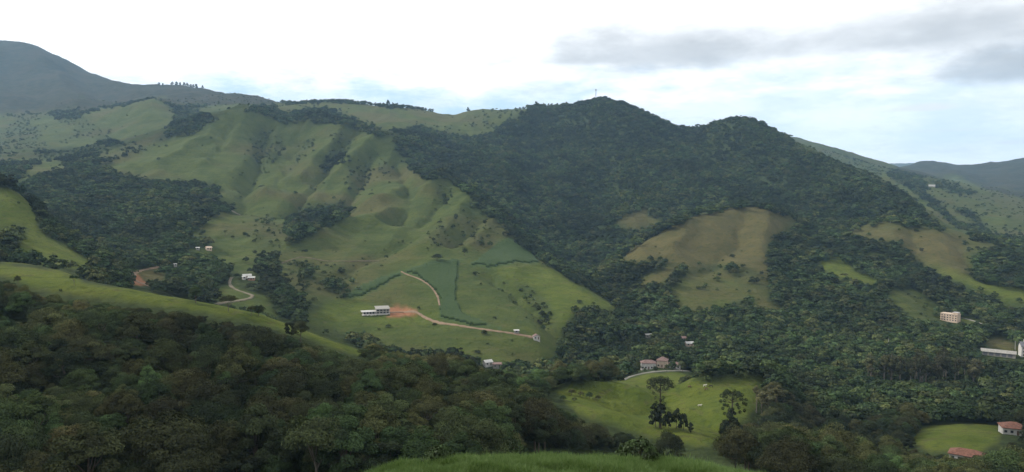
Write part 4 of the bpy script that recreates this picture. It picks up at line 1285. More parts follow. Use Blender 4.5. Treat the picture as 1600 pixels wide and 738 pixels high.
# ------------------------------------------------------------------ single trees that can be told apart
KINDS['euc'] = []
for i in range(3):
    g = np.random.default_rng(900 + i)
    cl = []
    for j in range(15):
        t = g.uniform(0.0, 1.0); th = g.uniform(0, 6.28); rr = g.uniform(0.15, 1.15) * (1.1 - 0.5 * abs(t - 0.4))
        s = g.uniform(0.38, 0.68)
        cl.append(((rr * math.cos(th), rr * math.sin(th), 5.2 + 4.3 * t), (s, s, s * 0.85)))
    KINDS['euc'].append((foliage_mesh('crown', cl, M_EUC, 1500, 0.20, g, low_cut=-0.9),
                         tubes('trunk', [[((0, 0, -0.6), 0.16), ((0.03, 0, 3), 0.12), ((0.06, 0.04, 6.5), 0.08), ((0.02, 0.05, 9.2), 0.03)]] +
                               [[((0.04, 0.02, c_[0][2] * 0.72), 0.05), (c_[0], 0.015)] for c_ in cl[:9]], M_PALE)))
TANK = []


def at_px(px, py, rmin=60):
    x, y, z = hit(px, py, rmin)
    return x, y


def px_h(px, py, hpx, rmin=60):
    """height in metres of something that stands at this pixel and is hpx pixels tall"""
    x, y = at_px(px, py, rmin)
    return hpx * y / F


def stand(kindname, px, py, hpx, name, label, wide=1.0, group=None, cat='tree', variant=None):
    x, y = at_px(px, py)
    return plant(kindname, x, y, hpx * y / F, name, label, group or '', cat, wide, variant)


stand('umbrella', 116, 447, 17, 'pasture_tree', 'lone round tree on the crest of the left grass spur', 0.75)
stand('broadleaf', 28, 445, 15, 'pasture_tree', 'small lone tree high on the left grass spur', 0.8)
stand('dark', 95, 456, 6, 'pasture_bush', 'tiny round bush on the left grass spur below the lone trees', 1.2, cat='bush')
stand('umbrella', 357, 487, 25, 'pasture_tree', 'flat-topped spreading tree beside the hooked dirt road', 1.0)
stand('dark', 404, 494, 19, 'pasture_tree', 'very dark rounded tree of a pair on the grass slope', 1.0)
stand('umbrella', 393, 494, 16, 'pasture_tree', 'small spreading tree standing next to the very dark rounded tree', 0.8)
stand('broadleaf', 306, 474, 26, 'pasture_tree', 'bushy dark tree at the lower end of the hooked road', 1.0)
stand('broadleaf', 470, 535, 34, 'spur_tree', 'tall dark tree breaking the edge of the grass spur', 0.85)
stand('dark', 455, 530, 30, 'spur_tree', 'slim dark tree leaning over the grass spur edge', 0.95)
stand('dark', 712, 346, 12, 'pasture_tree', 'dark upright tree alone on the upper green pasture', 0.7)
stand('dark', 757, 352, 9, 'pasture_tree', 'small dark tree alone near the edge of the ridge wood', 0.8)
stand('broadleaf', 726, 400, 12, 'pasture_tree', 'round tree just above the fan-shaped crop field', 0.9)
stand('broadleaf', 683, 408, 11, 'pasture_tree', 'broad low tree at the upper rim of the fan-shaped crop field', 1.5)
stand('broadleaf', 588, 215, 10, 'pasture_tree', 'single round tree in the grassy saddle below the ridge', 1.0)
stand('broadleaf', 1128, 337, 9, 'pasture_tree', 'single bushy tree near the top of the dry brown hill', 1.1)
stand('dark', 1440, 395, 8, 'pasture_tree', 'small dark tree in the middle of the right brown knoll', 0.9)
for px, py, h in [(880, 622, 9), (893, 614, 11), (907, 617, 10), (921, 620, 12), (935, 622, 9), (898, 624, 8)]:
    stand('broadleaf', px, py + 4, h, 'mound_bush', 'leafy bush in the row on the near green mound', 1.2, 'bushes in a row on the near green mound', 'bush')
for px, py, h, k_ in [(1024, 668, 40, 'bushy'), (1033, 671, 46, 'bushy'), (1045, 669, 30, 'bushy'), (1057, 670, 34, 'bushy'), (1068, 672, 30, 'bushy'), (1079, 677, 20, 'bushy')]:
    stand(k_, px, py, h, 'grove_tree', 'dark tree in the small grove beside the umbrella-topped pine', 0.62, 'small grove beside the umbrella-topped pine')
for px, py, h, k_ in [(1132, 696, 46, 'bushy'), (1148, 697, 50, 'bushy'), (1140, 693, 60, 'bushy'), (1157, 695, 36, 'bushy')]:
    stand(k_, px, py, h, 'grove_tree', 'dense blackish tree crowded around the candelabra pine', 0.5, 'dense trees around the candelabra pine')
for px, py, h in [(1199, 664, 66), (1212, 660, 62), (1190, 656, 54), (1224, 662, 58), (1206, 650, 56), (1236, 655, 44), (1182, 645, 46)]:
    stand('euc', px, py, h, 'feathery_tree', 'tall feathery brown-green tree right of the near green mounds', 1.5, 'feathery trees right of the near green mounds')
for px, py, h, k_ in [(996, 583, 17, 'broadleaf'), (1024, 582, 11, 'dark'), (1042, 581, 12, 'broadleaf'), (1066, 582, 18, 'broadleaf'), (1050, 580, 9, 'dark'), (1008, 583, 8, 'broadleaf')]:
    stand(k_, px, py, h, 'garden_tree', 'garden tree standing before the brown-roofed manor', 0.8, 'garden trees before the manor')
# eucalyptus stand
ge = np.random.default_rng(31)
for i in range(40):
    px = 1352 + 128 * ge.random() if i < 26 else 1420 + 110 * ge.random(); py = 600 + 14 * ge.random()
    stand('euc', px, py, ge.uniform(46, 64), 'eucalyptus_tree', 'tall slim eucalyptus with pale trunk in the valley stand', ge.uniform(0.9, 1.3), 'eucalyptus stand on the valley floor')
# trees that stand against the sky on the ridges
for px, h in [(253, 4), (259, 4), (274, 5), (281, 5), (287, 4), (292, 5), (297, 5), (302, 5), (308, 5), (312, 6), (322, 4)]:
    i = int(np.argmin(np.abs(AZ - math.atan((px - 800) / F)))); j = int(np.argmax(TANG[i]))
    plant('bushy', GX[i, j] * 0.99, GY[i, j] * 0.99, h * RR[j] / F * 1.5, 'ridge_tree', 'small tree in the row on the skyline below the big left mountain', 'row of trees on the left skyline', 'tree', 0.75, sink=0.4 * h * RR[j] / F)
for px, h, lb in [(608, 9, 'tallest tree on the middle skyline above the grassy saddle'), (596, 6, None), (601, 6, None), (589, 5, None), (616, 6, None), (622, 6, None), (638, 5, None), (644, 5, None), (654, 4, None), (666, 4, None), (580, 4, None),
                  (731, 6, 'lone little tree on the skyline at the dip in the ridge'), (838, 8, 'lone tree on the skyline left of the mast peak'), (857, 6, None), (862, 6, None), (870, 5, None), (533, 4, None)]:
    i = int(np.argmin(np.abs(AZ - math.atan((px - 800) / F)))); j = int(np.argmax(TANG[i]))
    plant('umbrella' if h > 9 else 'bushy', GX[i, j] * 0.997, GY[i, j] * 0.997, h * RR[j] / F * 1.45, 'ridge_tree', lb or 'small tree on the skyline of the central ridge', '' if lb else 'small trees on the central skyline', 'tree', 0.75, sink=0.35 * h * RR[j] / F)


def araucaria(px, py, hpx, head, label, seed, tufts_extra=()):
    g = np.random.default_rng(seed)
    x, y = at_px(px, py); h = hpx * y / F
    e = link('araucaria_tree', None, loc=(x, y, float(ground(x, y)) - 0.3))
    e.empty_display_size = 0.5
    tag(e, label, 'tree')
    limbs = [[((0, 0, -0.5), 0.42), ((0.05, 0, h * 0.4), 0.34), ((0.1, 0.05, h * 0.8), 0.24), ((0.08, 0, h * 0.95), 0.12)]]
    link('trunk', tubes('trunk', limbs, M_BARK, 8), e)
    cl, lb = [], []
    nb = 30 if head == 'umbrella' else 20
    for i in range(nb):
        th = i * 2.39996; lev = g.uniform(0, 1)
        if head == 'umbrella':
            rr = h * 0.27 * math.sqrt((i + 0.6) / nb); zt = h * (0.97 - 0.16 * (i / nb) ** 2.2) + g.normal() * 0.012 * h; z0 = h * (0.68 + 0.2 * (1 - i / nb)); s = h * g.uniform(0.045, 0.062)
        else:
            rr = h * 0.19 * (0.55 + 0.5 * (i / nb)); zt = h * (0.955 - 0.10 * (i / nb) ** 1.5) + g.normal() * 0.012 * h; z0 = h * (0.80 - 0.06 * lev); s = h * g.uniform(0.032, 0.046)
        p = (rr * math.cos(th), rr * math.sin(th), zt)
        cl.append((p, (s * 1.15, s * 1.15, s)))
        lb.append([((0.08, 0, z0), 0.07), ((p[0] * 0.6, p[1] * 0.6, z0 + (zt - z0) * 0.25), 0.05), (p, 0.03)])
    for i, (fx, fz) in enumerate(tufts_extra):
        p = (fx * h, g.normal() * 0.04 * h, fz * h); s = h * 0.034
        cl.append((p, (s, s, s))); lb.append([((0.08, 0, fz * h - 0.03 * h), 0.06), ((p[0] * 0.6, p[1] * 0.6, p[2] - 0.03 * h), 0.05), (p, 0.03)])
    link('branches', tubes('branches', lb, M_BARK, 5), e)
    link('crown', foliage_mesh('crown', cl, M_DARK, 5200, 0.24, g, low_cut=-1.1), e)
    return e


araucaria(1031, 669, 81, 'umbrella', 'tall umbrella-topped araucaria pine on the near green mound', 3,
          [(-0.10, 0.62), (0.08, 0.60), (-0.09, 0.53), (0.09, 0.5), (-0.06, 0.46), (0.05, 0.55), (-0.13, 0.7), (0.0, 0.58), (0.07, 0.42), (-0.08, 0.4), (0.16, 0.78), (-0.2, 0.8)])
araucaria(1143, 690, 84, 'candelabra', 'tall candelabra-topped araucaria pine with detached side tufts', 5,
          [(0.27, 0.80), (0.27, 0.72), (0.21, 0.76), (-0.22, 0.79), (-0.13, 0.78), (-0.15, 0.72), (0.24, 0.6), (0.13, 0.66), (-0.17, 0.64), (0.15, 0.58), (-0.14, 0.55), (0.1, 0.72), (-0.08, 0.7), (0.0, 0.64)])

# roadside palm
g = np.random.default_rng(77)
x, y = at_px(352, 371); h = 9.0
e = tag(link('palm_tree', None, loc=(x, y, float(ground(x, y)))), 'single palm beside the zigzag dirt road', 'palm')
link('trunk', tubes('trunk', [[((0, 0, -0.4), 0.24), ((0.1, 0, h * 0.5), 0.18), ((0.2, 0, h * 0.82), 0.14)]], M_BARK), e)
V, Fq = [], []
for i in range(18):
    th = i * 2.39996; up_ = g.uniform(0.1, 1.0); L_ = g.uniform(2.6, 3.3); pv_ = None
    for j in range(6):
        t = j / 5; rad_ = L_ * t; zz = h * 0.82 + L_ * (up_ * t - 0.75 * t * t)
        c_ = np.array([0.2 + rad_ * math.cos(th), rad_ * math.sin(th), zz]); sd = np.array([-math.sin(th), math.cos(th), -0.2]) * 0.45 * math.sin(math.pi * (0.12 + 0.86 * t))
        V += [c_ - sd, c_ + sd]
        if j:
            n0 = len(V); Fq.append((n0 - 4, n0 - 3, n0 - 1, n0 - 2))
link('fronds', mesh_np('fronds', np.array(V), np.array(Fq), M_SHRUB), e)

# ------------------------------------------------------------------ tall grass on the knoll before the camera
GB = []
for kk in range(4):
    g = np.random.default_rng(40 + kk)
    V, Fq, S = [], [], []
    for i in range(46):
        th = g.uniform(0, 6.28); r0 = 0.22 * math.sqrt(g.random()); L_ = g.uniform(0.22, 0.55); lean = g.uniform(0.1, 0.7); w_ = g.uniform(0.006, 0.012)
        bx, by = r0 * math.cos(th * 3), r0 * math.sin(th * 3)
        for j in range(4):
            t = j / 3
            c_ = np.array([bx + lean * L_ * t * t * math.cos(th), by + lean * L_ * t * t * math.sin(th), L_ * t * (1 - 0.25 * lean * t) - 0.03])
            sd = np.array([-math.sin(th), math.cos(th), 0]) * w_ * (1 - 0.8 * t)
            V += [c_ - sd, c_ + sd]
            if j:
                n0 = len(V); Fq.append((n0 - 4, n0 - 3, n0 - 1, n0 - 2)); S.append(0.25 + 0.25 * j * g.uniform(0.5, 1.0))
    me = mesh_np('grass_clump', np.array(V), np.array(Fq), M_GRASS)
    at = me.attributes.new('shade', 'FLOAT', 'FACE'); at.data.foreach_set('value', np.array(S, np.float32))
    GB.append(lib_object('grass_clump', me))
n_ = 60000
a_ = rng.uniform(-0.30, 0.40, n_); r_ = np.sqrt(rng.uniform(10.5 ** 2, 21.5 ** 2, n_))
x, y = r_ * np.sin(a_), r_ * np.cos(a_); z = ground(x, y)
px, py = to_pixel(x, y, z + 0.5)
k_ = (py < 800) & (px > 300)
x, y, z = x[k_], y[k_], z[k_]; n_ = len(x)
s = (1.0 + 0.55 * fbm(x / 0.9, y / 0.9, 99, 3)).clip(0.4, 1.8) * rng.uniform(0.75, 1.2, n_) * 0.42
mass('tall_grass', np.c_[x, y, z], np.c_[s, s, s * rng.uniform(0.8, 1.15, n_)], rng.integers(0, 4, n_), GB, 'tall bright green grass on the knoll before the camera', rot=np.c_[rng.normal(0, 0.12, (n_, 2)), rng.uniform(0, 6.28, n_)])
# leafy weeds growing out of the grass
for px, py, hm_, lb in [(1000, 727, 0.62, 'leafy grey-green weed clump growing on the foreground grass knoll'), (690, 729, 0.5, 'rounded tussock on the left shoulder of the foreground grass knoll')]:
    x, y, z = hit(px, py, 10)
    g = np.random.default_rng(int(px))
    e = tag(link('weed_clump', None, loc=(x, y, z - 0.02), scale=hm_ / 2.0), lb, 'weed')
    cl = broad_clumps(2.0, 1.7, g, 'bush', 16)
    link('leaves', foliage_mesh('leaves', cl, M_FRESH, 1500, 0.16, g), e)
    link('stems', tubes('stems', [[((0, 0, -0.1), 0.05), ((c_[0][0] * 0.5, c_[0][1] * 0.5, c_[0][2] * 0.6), 0.035), (c_[0], 0.015)] for c_ in cl[:8]], M_BARK, 5), e)

# ------------------------------------------------------------------ buildings
M_WHITE = plain('white_render', (0.40, 0.385, 0.36), 0.2, 0.6)
M_GREYW = plain('bare_concrete', (0.21, 0.20, 0.18), 0.25, 0.7)
M_BEIGE = plain('beige_render', (0.42, 0.33, 0.255), 0.16, 0.5)
M_TILE = plain('clay_roof_tiles', (0.125, 0.058, 0.040), 0.4, 1.2, bump=0.5)
M_BROWNR = plain('weathered_roof_tiles', (0.13, 0.085, 0.075), 0.35, 1.2, bump=0.5)
M_METAL = plain('pale_metal_roof', (0.32, 0.315, 0.30), 0.2, 0.3, 0.6, 0.4)
M_DARKR = plain('dark_slate_roof', (0.10, 0.10, 0.11), 0.2, 1.0)
M_BRICK = plain('brick_wall', (0.30, 0.17, 0.11), 0.2, 2.0)
M_GLASS = plain('window_glass', (0.025, 0.03, 0.035), 0.2, 1.0, 0.15, 0.6)
M_WOODD = plain('door_wood', (0.10, 0.06, 0.04), 0.2, 2.0)
M_STEEL = plain('galvanised_steel', (0.22, 0.23, 0.24), 0.15, 1.0, 0.5, 0.5)
M_POLE = plain('concrete_pole', (0.35, 0.34, 0.32), 0.15, 1.0)


class MB:
    """collects boxes and polygons for one mesh"""
    def __init__(s):
        s.v, s.f = [], []
    def box(s, x0, x1, y0, y1, z0, z1):
        n = len(s.v)
        s.v += [(x, y, z) for z in (z0, z1) for x, y in ((x0, y0), (x1, y0), (x1, y1), (x0, y1))]
        s.f += [tuple(n + i for i in f) for f in ((3, 2, 1, 0), (4, 5, 6, 7), (0, 1, 5, 4), (1, 2, 6, 5), (2, 3, 7, 6), (3, 0, 4, 7))]
        return s
    def poly(s, pts, faces):
        n = len(s.v); s.v += pts; s.f += [tuple(n + i for i in f) for f in faces]
        return s
    def build(s, name, mat, parent=None):
        me = bpy.data.meshes.new(name); me.from_pydata([tuple(map(float, p)) for p in s.v], [], s.f); me.update()
        me.materials.append(mat)
        return link(name, me, parent)


def gable(mb, x0, x1, y0, y1, z, rise, over=0.45, th=0.18):
    """gable roof with ridge along x"""
    ym = (y0 + y1) / 2; a, b_ = x0 - over, x1 + over; sl = rise / ((y1 - y0) / 2); e = sl * over
    for sgn, ye in ((-1, y0 - over), (1, y1 + over)):
        p = [(a, ye, z - e), (b_, ye, z - e), (b_, ym, z + rise), (a, ym, z + rise)]
        mb.poly([*p, *[(q[0], q[1], q[2] + th) for q in p]], [(3, 2, 1, 0), (4, 5, 6, 7), (0, 1, 5, 4), (1, 2, 6, 5), (2, 3, 7, 6), (3, 0, 4, 7)])
    return mb


def hip(mb, x0, x1, y0, y1, z, rise, over=0.5):
    a, b_, c_, d_ = x0 - over, x1 + over, y0 - over, y1 + over; ym = (c_ + d_) / 2; k_ = min((d_ - c_) / 2, (b_ - a) / 2 * 0.95)
    mb.poly([(a, c_, z), (b_, c_, z), (b_, d_, z), (a, d_, z), (a + k_, ym, z + rise), (b_ - k_, ym, z + rise), (a, c_, z - 0.15), (b_, c_, z - 0.15), (b_, d_, z - 0.15), (a, d_, z - 0.15)],
            [(0, 1, 5, 4), (1, 2, 5), (2, 3, 4, 5), (3, 0, 4), (6, 7, 1, 0), (7, 8, 2, 1), (8, 9, 3, 2), (9, 6, 0, 3), (9, 8, 7, 6)])
    return mb


def window(parent, x, z, w, h, yf, mat=None):
    """window with pane and frame standing proud of a wall whose face is at yf (facing -y)"""
    win = MB().box(x - w / 2, x + w / 2, yf - 0.03, yf + 0.05, z, z + h).build('window', M_GLASS, parent)
    f = MB(); t = 0.09
    f.box(x - w / 2 - t, x + w / 2 + t, yf - 0.08, yf + 0.04, z - t, z).box(x - w / 2 - t, x + w / 2 + t, yf - 0.08, yf + 0.04, z + h, z + h + t)
    f.box(x - w / 2 - t, x - w / 2, yf - 0.08, yf + 0.04, z, z + h).box(x + w / 2, x + w / 2 + t, yf - 0.08, yf + 0.04, z, z + h)
    f.build('frame', mat or M_WHITE, win)
    return win


def site(name, key, label, cat, rz=0.0, lift=0.0):
    x, y, z = SITES[key]
    e = link(name, None, loc=(x, y, z + lift), rz=rz - math.atan2(x, y))
    e.empty_display_size = 1
    return tag(e, label, cat)


def cottage(name, key, label, w, d_, h, rise, wall, roof, kind='gable', rz=0.0, nwin=2, door=True, lift=0.3, group=None, turn=False):
    e = site(name, key, label, 'house' if 'house' in name or 'cottage' in name else 'shed', rz, lift)
    if group:
        e['group'] = group
    m = MB().box(-w / 2, w / 2, -d_ / 2, d_ / 2, -4.0, h)
    if kind == 'gable':
        if turn:
            m.poly([(-w / 2, -d_ / 2 + 0.002, h), (w / 2, -d_ / 2 + 0.002, h), (0, -d_ / 2 + 0.002, h + rise)], [(0, 1, 2)])
        else:
            m.poly([(-w / 2 + 0.002, -d_ / 2, h), (-w / 2 + 0.002, d_ / 2, h), (-w / 2 + 0.002, 0, h + rise)], [(0, 2, 1)])
            m.poly([(w / 2 - 0.002, -d_ / 2, h), (w / 2 - 0.002, d_ / 2, h), (w / 2 - 0.002, 0, h + rise)], [(0, 1, 2)])
    m.build('wall', wall, e)
    rb = MB()
    if kind == 'gable' and turn:
        t = MB(); gable(t, -d_ / 2, d_ / 2, -w / 2, w / 2, h, rise)
        rb.poly([(-p[1], p[0], p[2]) for p in t.v], t.f)
    elif kind == 'gable':
        gable(rb, -w / 2, w / 2, -d_ / 2, d_ / 2, h, rise)
    elif kind == 'hip':
        hip(rb, -w / 2, w / 2, -d_ / 2, d_ / 2, h + 0.15, rise)
    else:                                                   # single pitch falling to the front
        p = [(-w / 2 - 0.4, -d_ / 2 - 0.5, h + 0.02), (w / 2 + 0.4, -d_ / 2 - 0.5, h + 0.02), (w / 2 + 0.4, d_ / 2 + 0.4, h + rise), (-w / 2 - 0.4, d_ / 2 + 0.4, h + rise)]
        rb.poly([*p, *[(q_[0], q_[1], q_[2] + 0.15) for q_ in p]], [(3, 2, 1, 0), (4, 5, 6, 7), (0, 1, 5, 4), (1, 2, 6, 5), (2, 3, 7, 6), (3, 0, 4, 7)])
    rb.build('roof', roof, e)
    slots = nwin + (1 if door else 0)
    for i in range(slots):
        cx = -w / 2 + w * (i + 0.5) / slots
        if door and i == slots // 2:
            MB().box(cx - 0.45, cx + 0.45, -d_ / 2 - 0.04, -d_ / 2 + 0.05, 0, 2.05).build('door', M_WOODD, e)
        else:
            window(e, cx, 0.9, min(1.2, w / slots * 0.55), 1.1, -d_ / 2)
    return e


# white villa under construction on the knoll
e = site('villa', 'villa', 'white modern villa with open bays on the green knoll', 'house', 0.12, 0.6)
e.scale = (1, 1, 0.76)
MB().box(-12.5, -1.5, -2.5, 5, -4, 2.7).build('wall', M_WHITE, e)
MB().box(-14.0, -0.9, -4.2, 5.6, 2.72, 3.15).build('roof_slab', M_METAL, e)
MB().box(-13.8, -1.0, -6.4, -2.52, -4, 0.0).build('terrace', M_WHITE, e)
for i in range(4):
    window(e, -11.2 + 2.6 * i, 0.35, 1.7, 1.9, -2.5)
MB().box(-0.8, 10.8, -0.5, 7.5, -4, 5.6).build('wall', M_GREYW, e)
p = [(-1.4, -4.6, 5.75), (11.4, -4.6, 5.75), (11.4, 8.2, 7.1), (-1.4, 8.2, 7.1)]
MB().poly([*p, *[(q_[0], q_[1], q_[2] + 0.25) for q_ in p]], [(3, 2, 1, 0), (4, 5, 6, 7), (0, 1, 5, 4), (1, 2, 6, 5), (2, 3, 7, 6), (3, 0, 4, 7)]).build('roof', M_GREYW, e)
MB().box(-1.2, 11.2, -4.2, -3.7, 5.0, 5.7).box(-1.2, 11.2, -4.2, -3.7, 2.3, 2.8).build('beam', M_WHITE, e)
MB().box(-1.2, 11.2, -4.4, -0.52, -4, -0.02).build('terrace', M_WHITE, e)
for i in range(5):
    MB().box(-1.1 + 2.95 * i, -0.65 + 2.95 * i, -4.18, -3.72, 0, 5.0).build('column', M_WHITE, e)
for i in range(4):
    for zf in (0.1, 2.95):
        window(e, 0.75 + 2.8 * i, zf, 2.1, 1.9, -0.5)
x, y, z = SITES['villa']
gh = np.random.default_rng(12)
cl = [((gh.uniform(-15.5, 11), gh.uniform(-10, -7.5), gh.uniform(-2.4, -0.6)), (1.3, 1.2, 0.9)) for _ in range(46)]
hd = tag(link('hedge', foliage_mesh('hedge', cl, M_SHRUB, 3600, 0.4, gh), loc=(x, y, z + 0.6), rz=0.12 - math.atan2(x, y)), 'dark planted hedge along the front of the white villa', 'hedge')

cottage('cottage', 'cottage', 'tiny white gabled cottage at the end of the brown driveway', 5.2, 5.0, 2.5, 1.5, M_WHITE, M_BROWNR, 'gable', 0.2, 1, True, turn=True)
cottage('roadside_shed', 'shed_road', 'low pale roadside shed along the brown driveway', 4.0, 3.0, 2.0, 0.4, M_GREYW, M_METAL, 'mono', 0.1, 1, False)
cottage('farm_house', 'farm_a', 'long white-roofed farm building above the hooked dirt road', 7.5, 4.5, 2.4, 1.2, M_WHITE, M_METAL, 'gable', 0.1, 2, True)
cottage('farm_house', 'farm_b', 'brick-walled farm house with pale roof beside the long white roof', 6.0, 4.0, 2.2, 1.0, M_BRICK, M_METAL, 'gable', -0.2, 2, True)
cottage('farm_shed', 'farm_c', 'small white shed at the end of the farm buildings', 2.6, 2.6, 2.2, 0.5, M_WHITE, M_METAL, 'mono', 0.3, 1, False)
cottage('farm_house', 'hut_a', 'small house with pale clay roof beside the zigzag road', 5.5, 4.5, 2.2, 1.3, M_BEIGE, M_BEIGE, 'gable', 0.3, 1, True)
cottage('farm_shed', 'hut_b', 'grey shed under the dark trees by the zigzag road', 3.6, 3.0, 2.0, 0.6, M_GREYW, M_METAL, 'mono', 0.0, 1, False)
cottage('farm_shed', 'hut_c', 'tiny white shed at the bend below the zigzag road', 2.4, 2.4, 2.0, 0.5, M_WHITE, M_METAL, 'mono', 0.2, 1, False)
cottage('manor_house', 'manor_l', 'white two-storey manor wing with brown tiled roof behind the gravel road', 10.5, 6.5, 4.4, 1.9, M_WHITE, M_BROWNR, 'hip', 0.1, 4, True, 0.5)
cottage('manor_house', 'manor_c', 'central manor wing with the highest brown roof', 7.5, 7, 4.8, 2.4, M_BEIGE, M_BROWNR, 'hip', -0.1, 2, True, 1.0)
cottage('manor_house', 'manor_r', 'low right manor wing with brown tiled roof and white walls', 9.0, 6, 2.9, 1.7, M_WHITE, M_BROWNR, 'hip', -0.1, 3, True, 0.4)
cottage('long_shed', 'shed_f', 'pale flat-roofed shed half hidden in the valley trees', 6.5, 4, 2.4, 0.5, M_GREYW, M_METAL, 'mono', 0.2, 2, False)
cottage('barn_shed', 'barn_g', 'grey roofed barn among the valley trees', 6, 5, 2.6, 1.2, M_GREYW, M_BROWNR, 'gable', 0.3, 1, True)
cottage('barn_shed', 'barn_h', 'pale roofed barn below the grey roofed barn in the trees', 6.5, 5, 2.4, 1.2, M_BEIGE, M_METAL, 'gable', 0.3, 1, True)
cottage('roadside_house', 'shed_i', 'white roofed house peeping over the foreground trees at the knoll foot', 6.0, 4.5, 2.6, 1.3, M_WHITE, M_METAL, 'gable', 0.5, 1, True, 0.6)
cottage('roadside_shed', 'shed_j', 'grey shed beside the white roofed house at the knoll foot', 6.5, 4.0, 2.6, 0.6, M_GREYW, M_BROWNR, 'mono', 0.0, 2, False, 0.4)
cottage('red_roof_house', 'red_a', 'house with bright terracotta hip roof beside the lawn', 9.5, 7.5, 2.9, 2.1, M_WHITE, M_TILE, 'hip', 0.25, 3, True, 0.4)
cottage('red_roof_house', 'red_b', 'long terracotta roofed house below the lawn', 12, 6.5, 2.7, 1.9, M_WHITE, M_TILE, 'hip', -0.1, 4, True, 0.4)
cottage('ranch_house', 'ranch', 'long white ranch house on the far right grassy ridge', 17, 7, 3.0, 2.2, M_WHITE, M_METAL, 'gable', 0.0, 5, True, 0.5)

# beige flats on the right slope
e = site('apartment_block', 'flats', 'beige three-storey block of flats on the wooded right slope', 'building', -0.38, 0.5)
e.scale = (0.9, 0.9, 0.78)
MB().box(-9, 9, -4.5, 4.5, -6, 9.2).build('wall', M_BEIGE, e)
MB().box(-9.25, 9.25, -4.75, 4.75, 9.22, 9.8).build('parapet', M_BEIGE, e)
MB().box(3, 8.5, -2.5, 3.5, 9.82, 11.6).build('roof_house', M_BEIGE, e)
MB().box(2.6, 8.9, -2.9, 3.9, 11.62, 11.9).build('roof_slab', M_METAL, e)
for fl in range(3):
    for i in range(6):
        window(e, -7.4 + 2.95 * i, 0.8 + 3.0 * fl, 1.3, 1.4, -4.5, M_BEIGE)
    MB().box(-9.0, -4.6, -5.9, -4.52, 3.0 * fl + 0.1, 3.0 * fl + 0.3).box(-9.0, -4.6, -5.9, -5.75, 3.0 * fl + 0.3, 3.0 * fl + 1.1).build('balcony', M_BEIGE, e)
# metal-roofed hall and the tall white house at the right edge
e = site('market_hall', 'hall', 'long low hall with pale metal roof at the right valley floor', 'building', -0.05, 0.2)
MB().box(-12, 12, -5, 5, -4, 3.0)  .build('wall', M_GREYW, e)
gable(MB(), -12, 12, -5, 5, 3.05, 1.5, 0.7).build('roof', M_GREYW, e)
for i in range(5):
    MB().box(-10.6 + 4.4 * i, -7.6 + 4.4 * i, -5.05, -4.9, 0, 2.5).build('door', M_DARKR, e)
e = site('tall_house', 'tall_house', 'tall white house with dark steep roof at the right valley floor', 'house', 0.3, 0.2)
MB().box(-4, 4, -4, 4, -4, 8.6).poly([(-4 + 0.002, -4, 8.6), (-4 + 0.002, 4, 8.6), (-4 + 0.002, 0, 11.8)], [(0, 2, 1)]).build('wall', M_WHITE, e)
gable(MB(), -4, 4, -4, 4, 8.65, 3.2, 0.6).build('roof', M_DARKR, e)
for fl in range(3):
    for i in range(2):
        window(e, -2 + 4 * i, 0.9 + 2.8 * fl, 1.6, 1.3, -4)
MB().box(-1.0, 0.2, 1.0, 2.2, 10.4, 13.4).build('chimney', M_WHITE, e)

# ------------------------------------------------------------------ radio mast on the peak
i = int(np.argmin(np.abs(AZ - math.atan((930 - 800) / F)))); j = int(np.argmax(TANG[i]))
mx, my, mz = GX[i, j], GY[i, j], GZ[i, j]
e = tag(link('radio_mast', None, loc=(mx, my, mz - 1)), 'steel lattice radio mast on the highest wooded peak', 'mast')
Hm = 31.0
legs = []
for sx, sy in ((-1, -1), (1, -1), (1, 1), (-1, 1)):
    link('leg', tubes('leg', [[((sx * 1.3, sy * 1.3, 0), 0.22), ((sx * 0.75, sy * 0.75, Hm), 0.16)]], M_STEEL, 5), e)
br = []
for k_ in range(12):
    z0, z1 = Hm * k_ / 12, Hm * (k_ + 1) / 12
    w0, w1 = 1.3 - 0.55 * k_ / 12, 1.3 - 0.55 * (k_ + 1) / 12
    for (ax, ay), (bx, by) in (((-1, -1), (1, -1)), ((1, -1), (1, 1)), ((1, 1), (-1, 1)), ((-1, 1), (-1, -1))):
        br.append([((ax * w0, ay * w0, z0), 0.09), ((bx * w1, by * w1, z1), 0.09)]); br.append([((ax * w1, ay * w1, z1), 0.09), ((bx * w1, by * w1, z1), 0.09)])
link('lattice', tubes('lattice', br, M_STEEL, 4), e)
MB().box(-2.2, 2.2, -2.2, 2.2, Hm, Hm + 0.5).build('platform', M_STEEL, e)
for sx in (-1.8, 0.0, 1.8):
    MB().box(sx - 0.35, sx + 0.35, -2.4, -2.0, Hm - 2.6, Hm + 1.6).build('antenna_panel', M_STEEL, e)

# ------------------------------------------------------------------ power poles
for px, py, h, lb in [(1391, 349, 8, 'thin power pole on the crest of the right brown knoll'), (1586, 549, 9, 'concrete power pole between the hall and the tall white house'), (1388, 548, 11, 'pale power pole rising from the forest left of the eucalyptus stand')]:
    x, y, z = hit(px, py)
    e = tag(link('power_pole', None, loc=(x, y, z - 0.5)), lb, 'pole')
    link('post', tubes('post', [[((0, 0, 0), 0.22), ((0, 0, h), 0.14)]], M_POLE, 8), e)
    MB().box(-1.0, 1.0, -0.18, -0.04, h - 0.9, h - 0.72).build('crossarm', M_WOODD, e)
    for q_ in (-0.8, 0.0, 0.8):
        link('insulator', tubes('insulator', [[((q_, -0.1, h - 0.72), 0.07), ((q_, -0.1, h - 0.5), 0.04)]], M_WHITE, 6), e)

# ------------------------------------------------------------------ cattle on the near mounds: one skinned body each
M_COWW = plain('white_hide', (0.48, 0.45, 0.40), 0.12, 1.5)
M_COWB = plain('brown_hide', (0.11, 0.065, 0.04), 0.25, 1.5)
M_COWK = plain('dark_hide', (0.03, 0.026, 0.024), 0.25, 1.5)


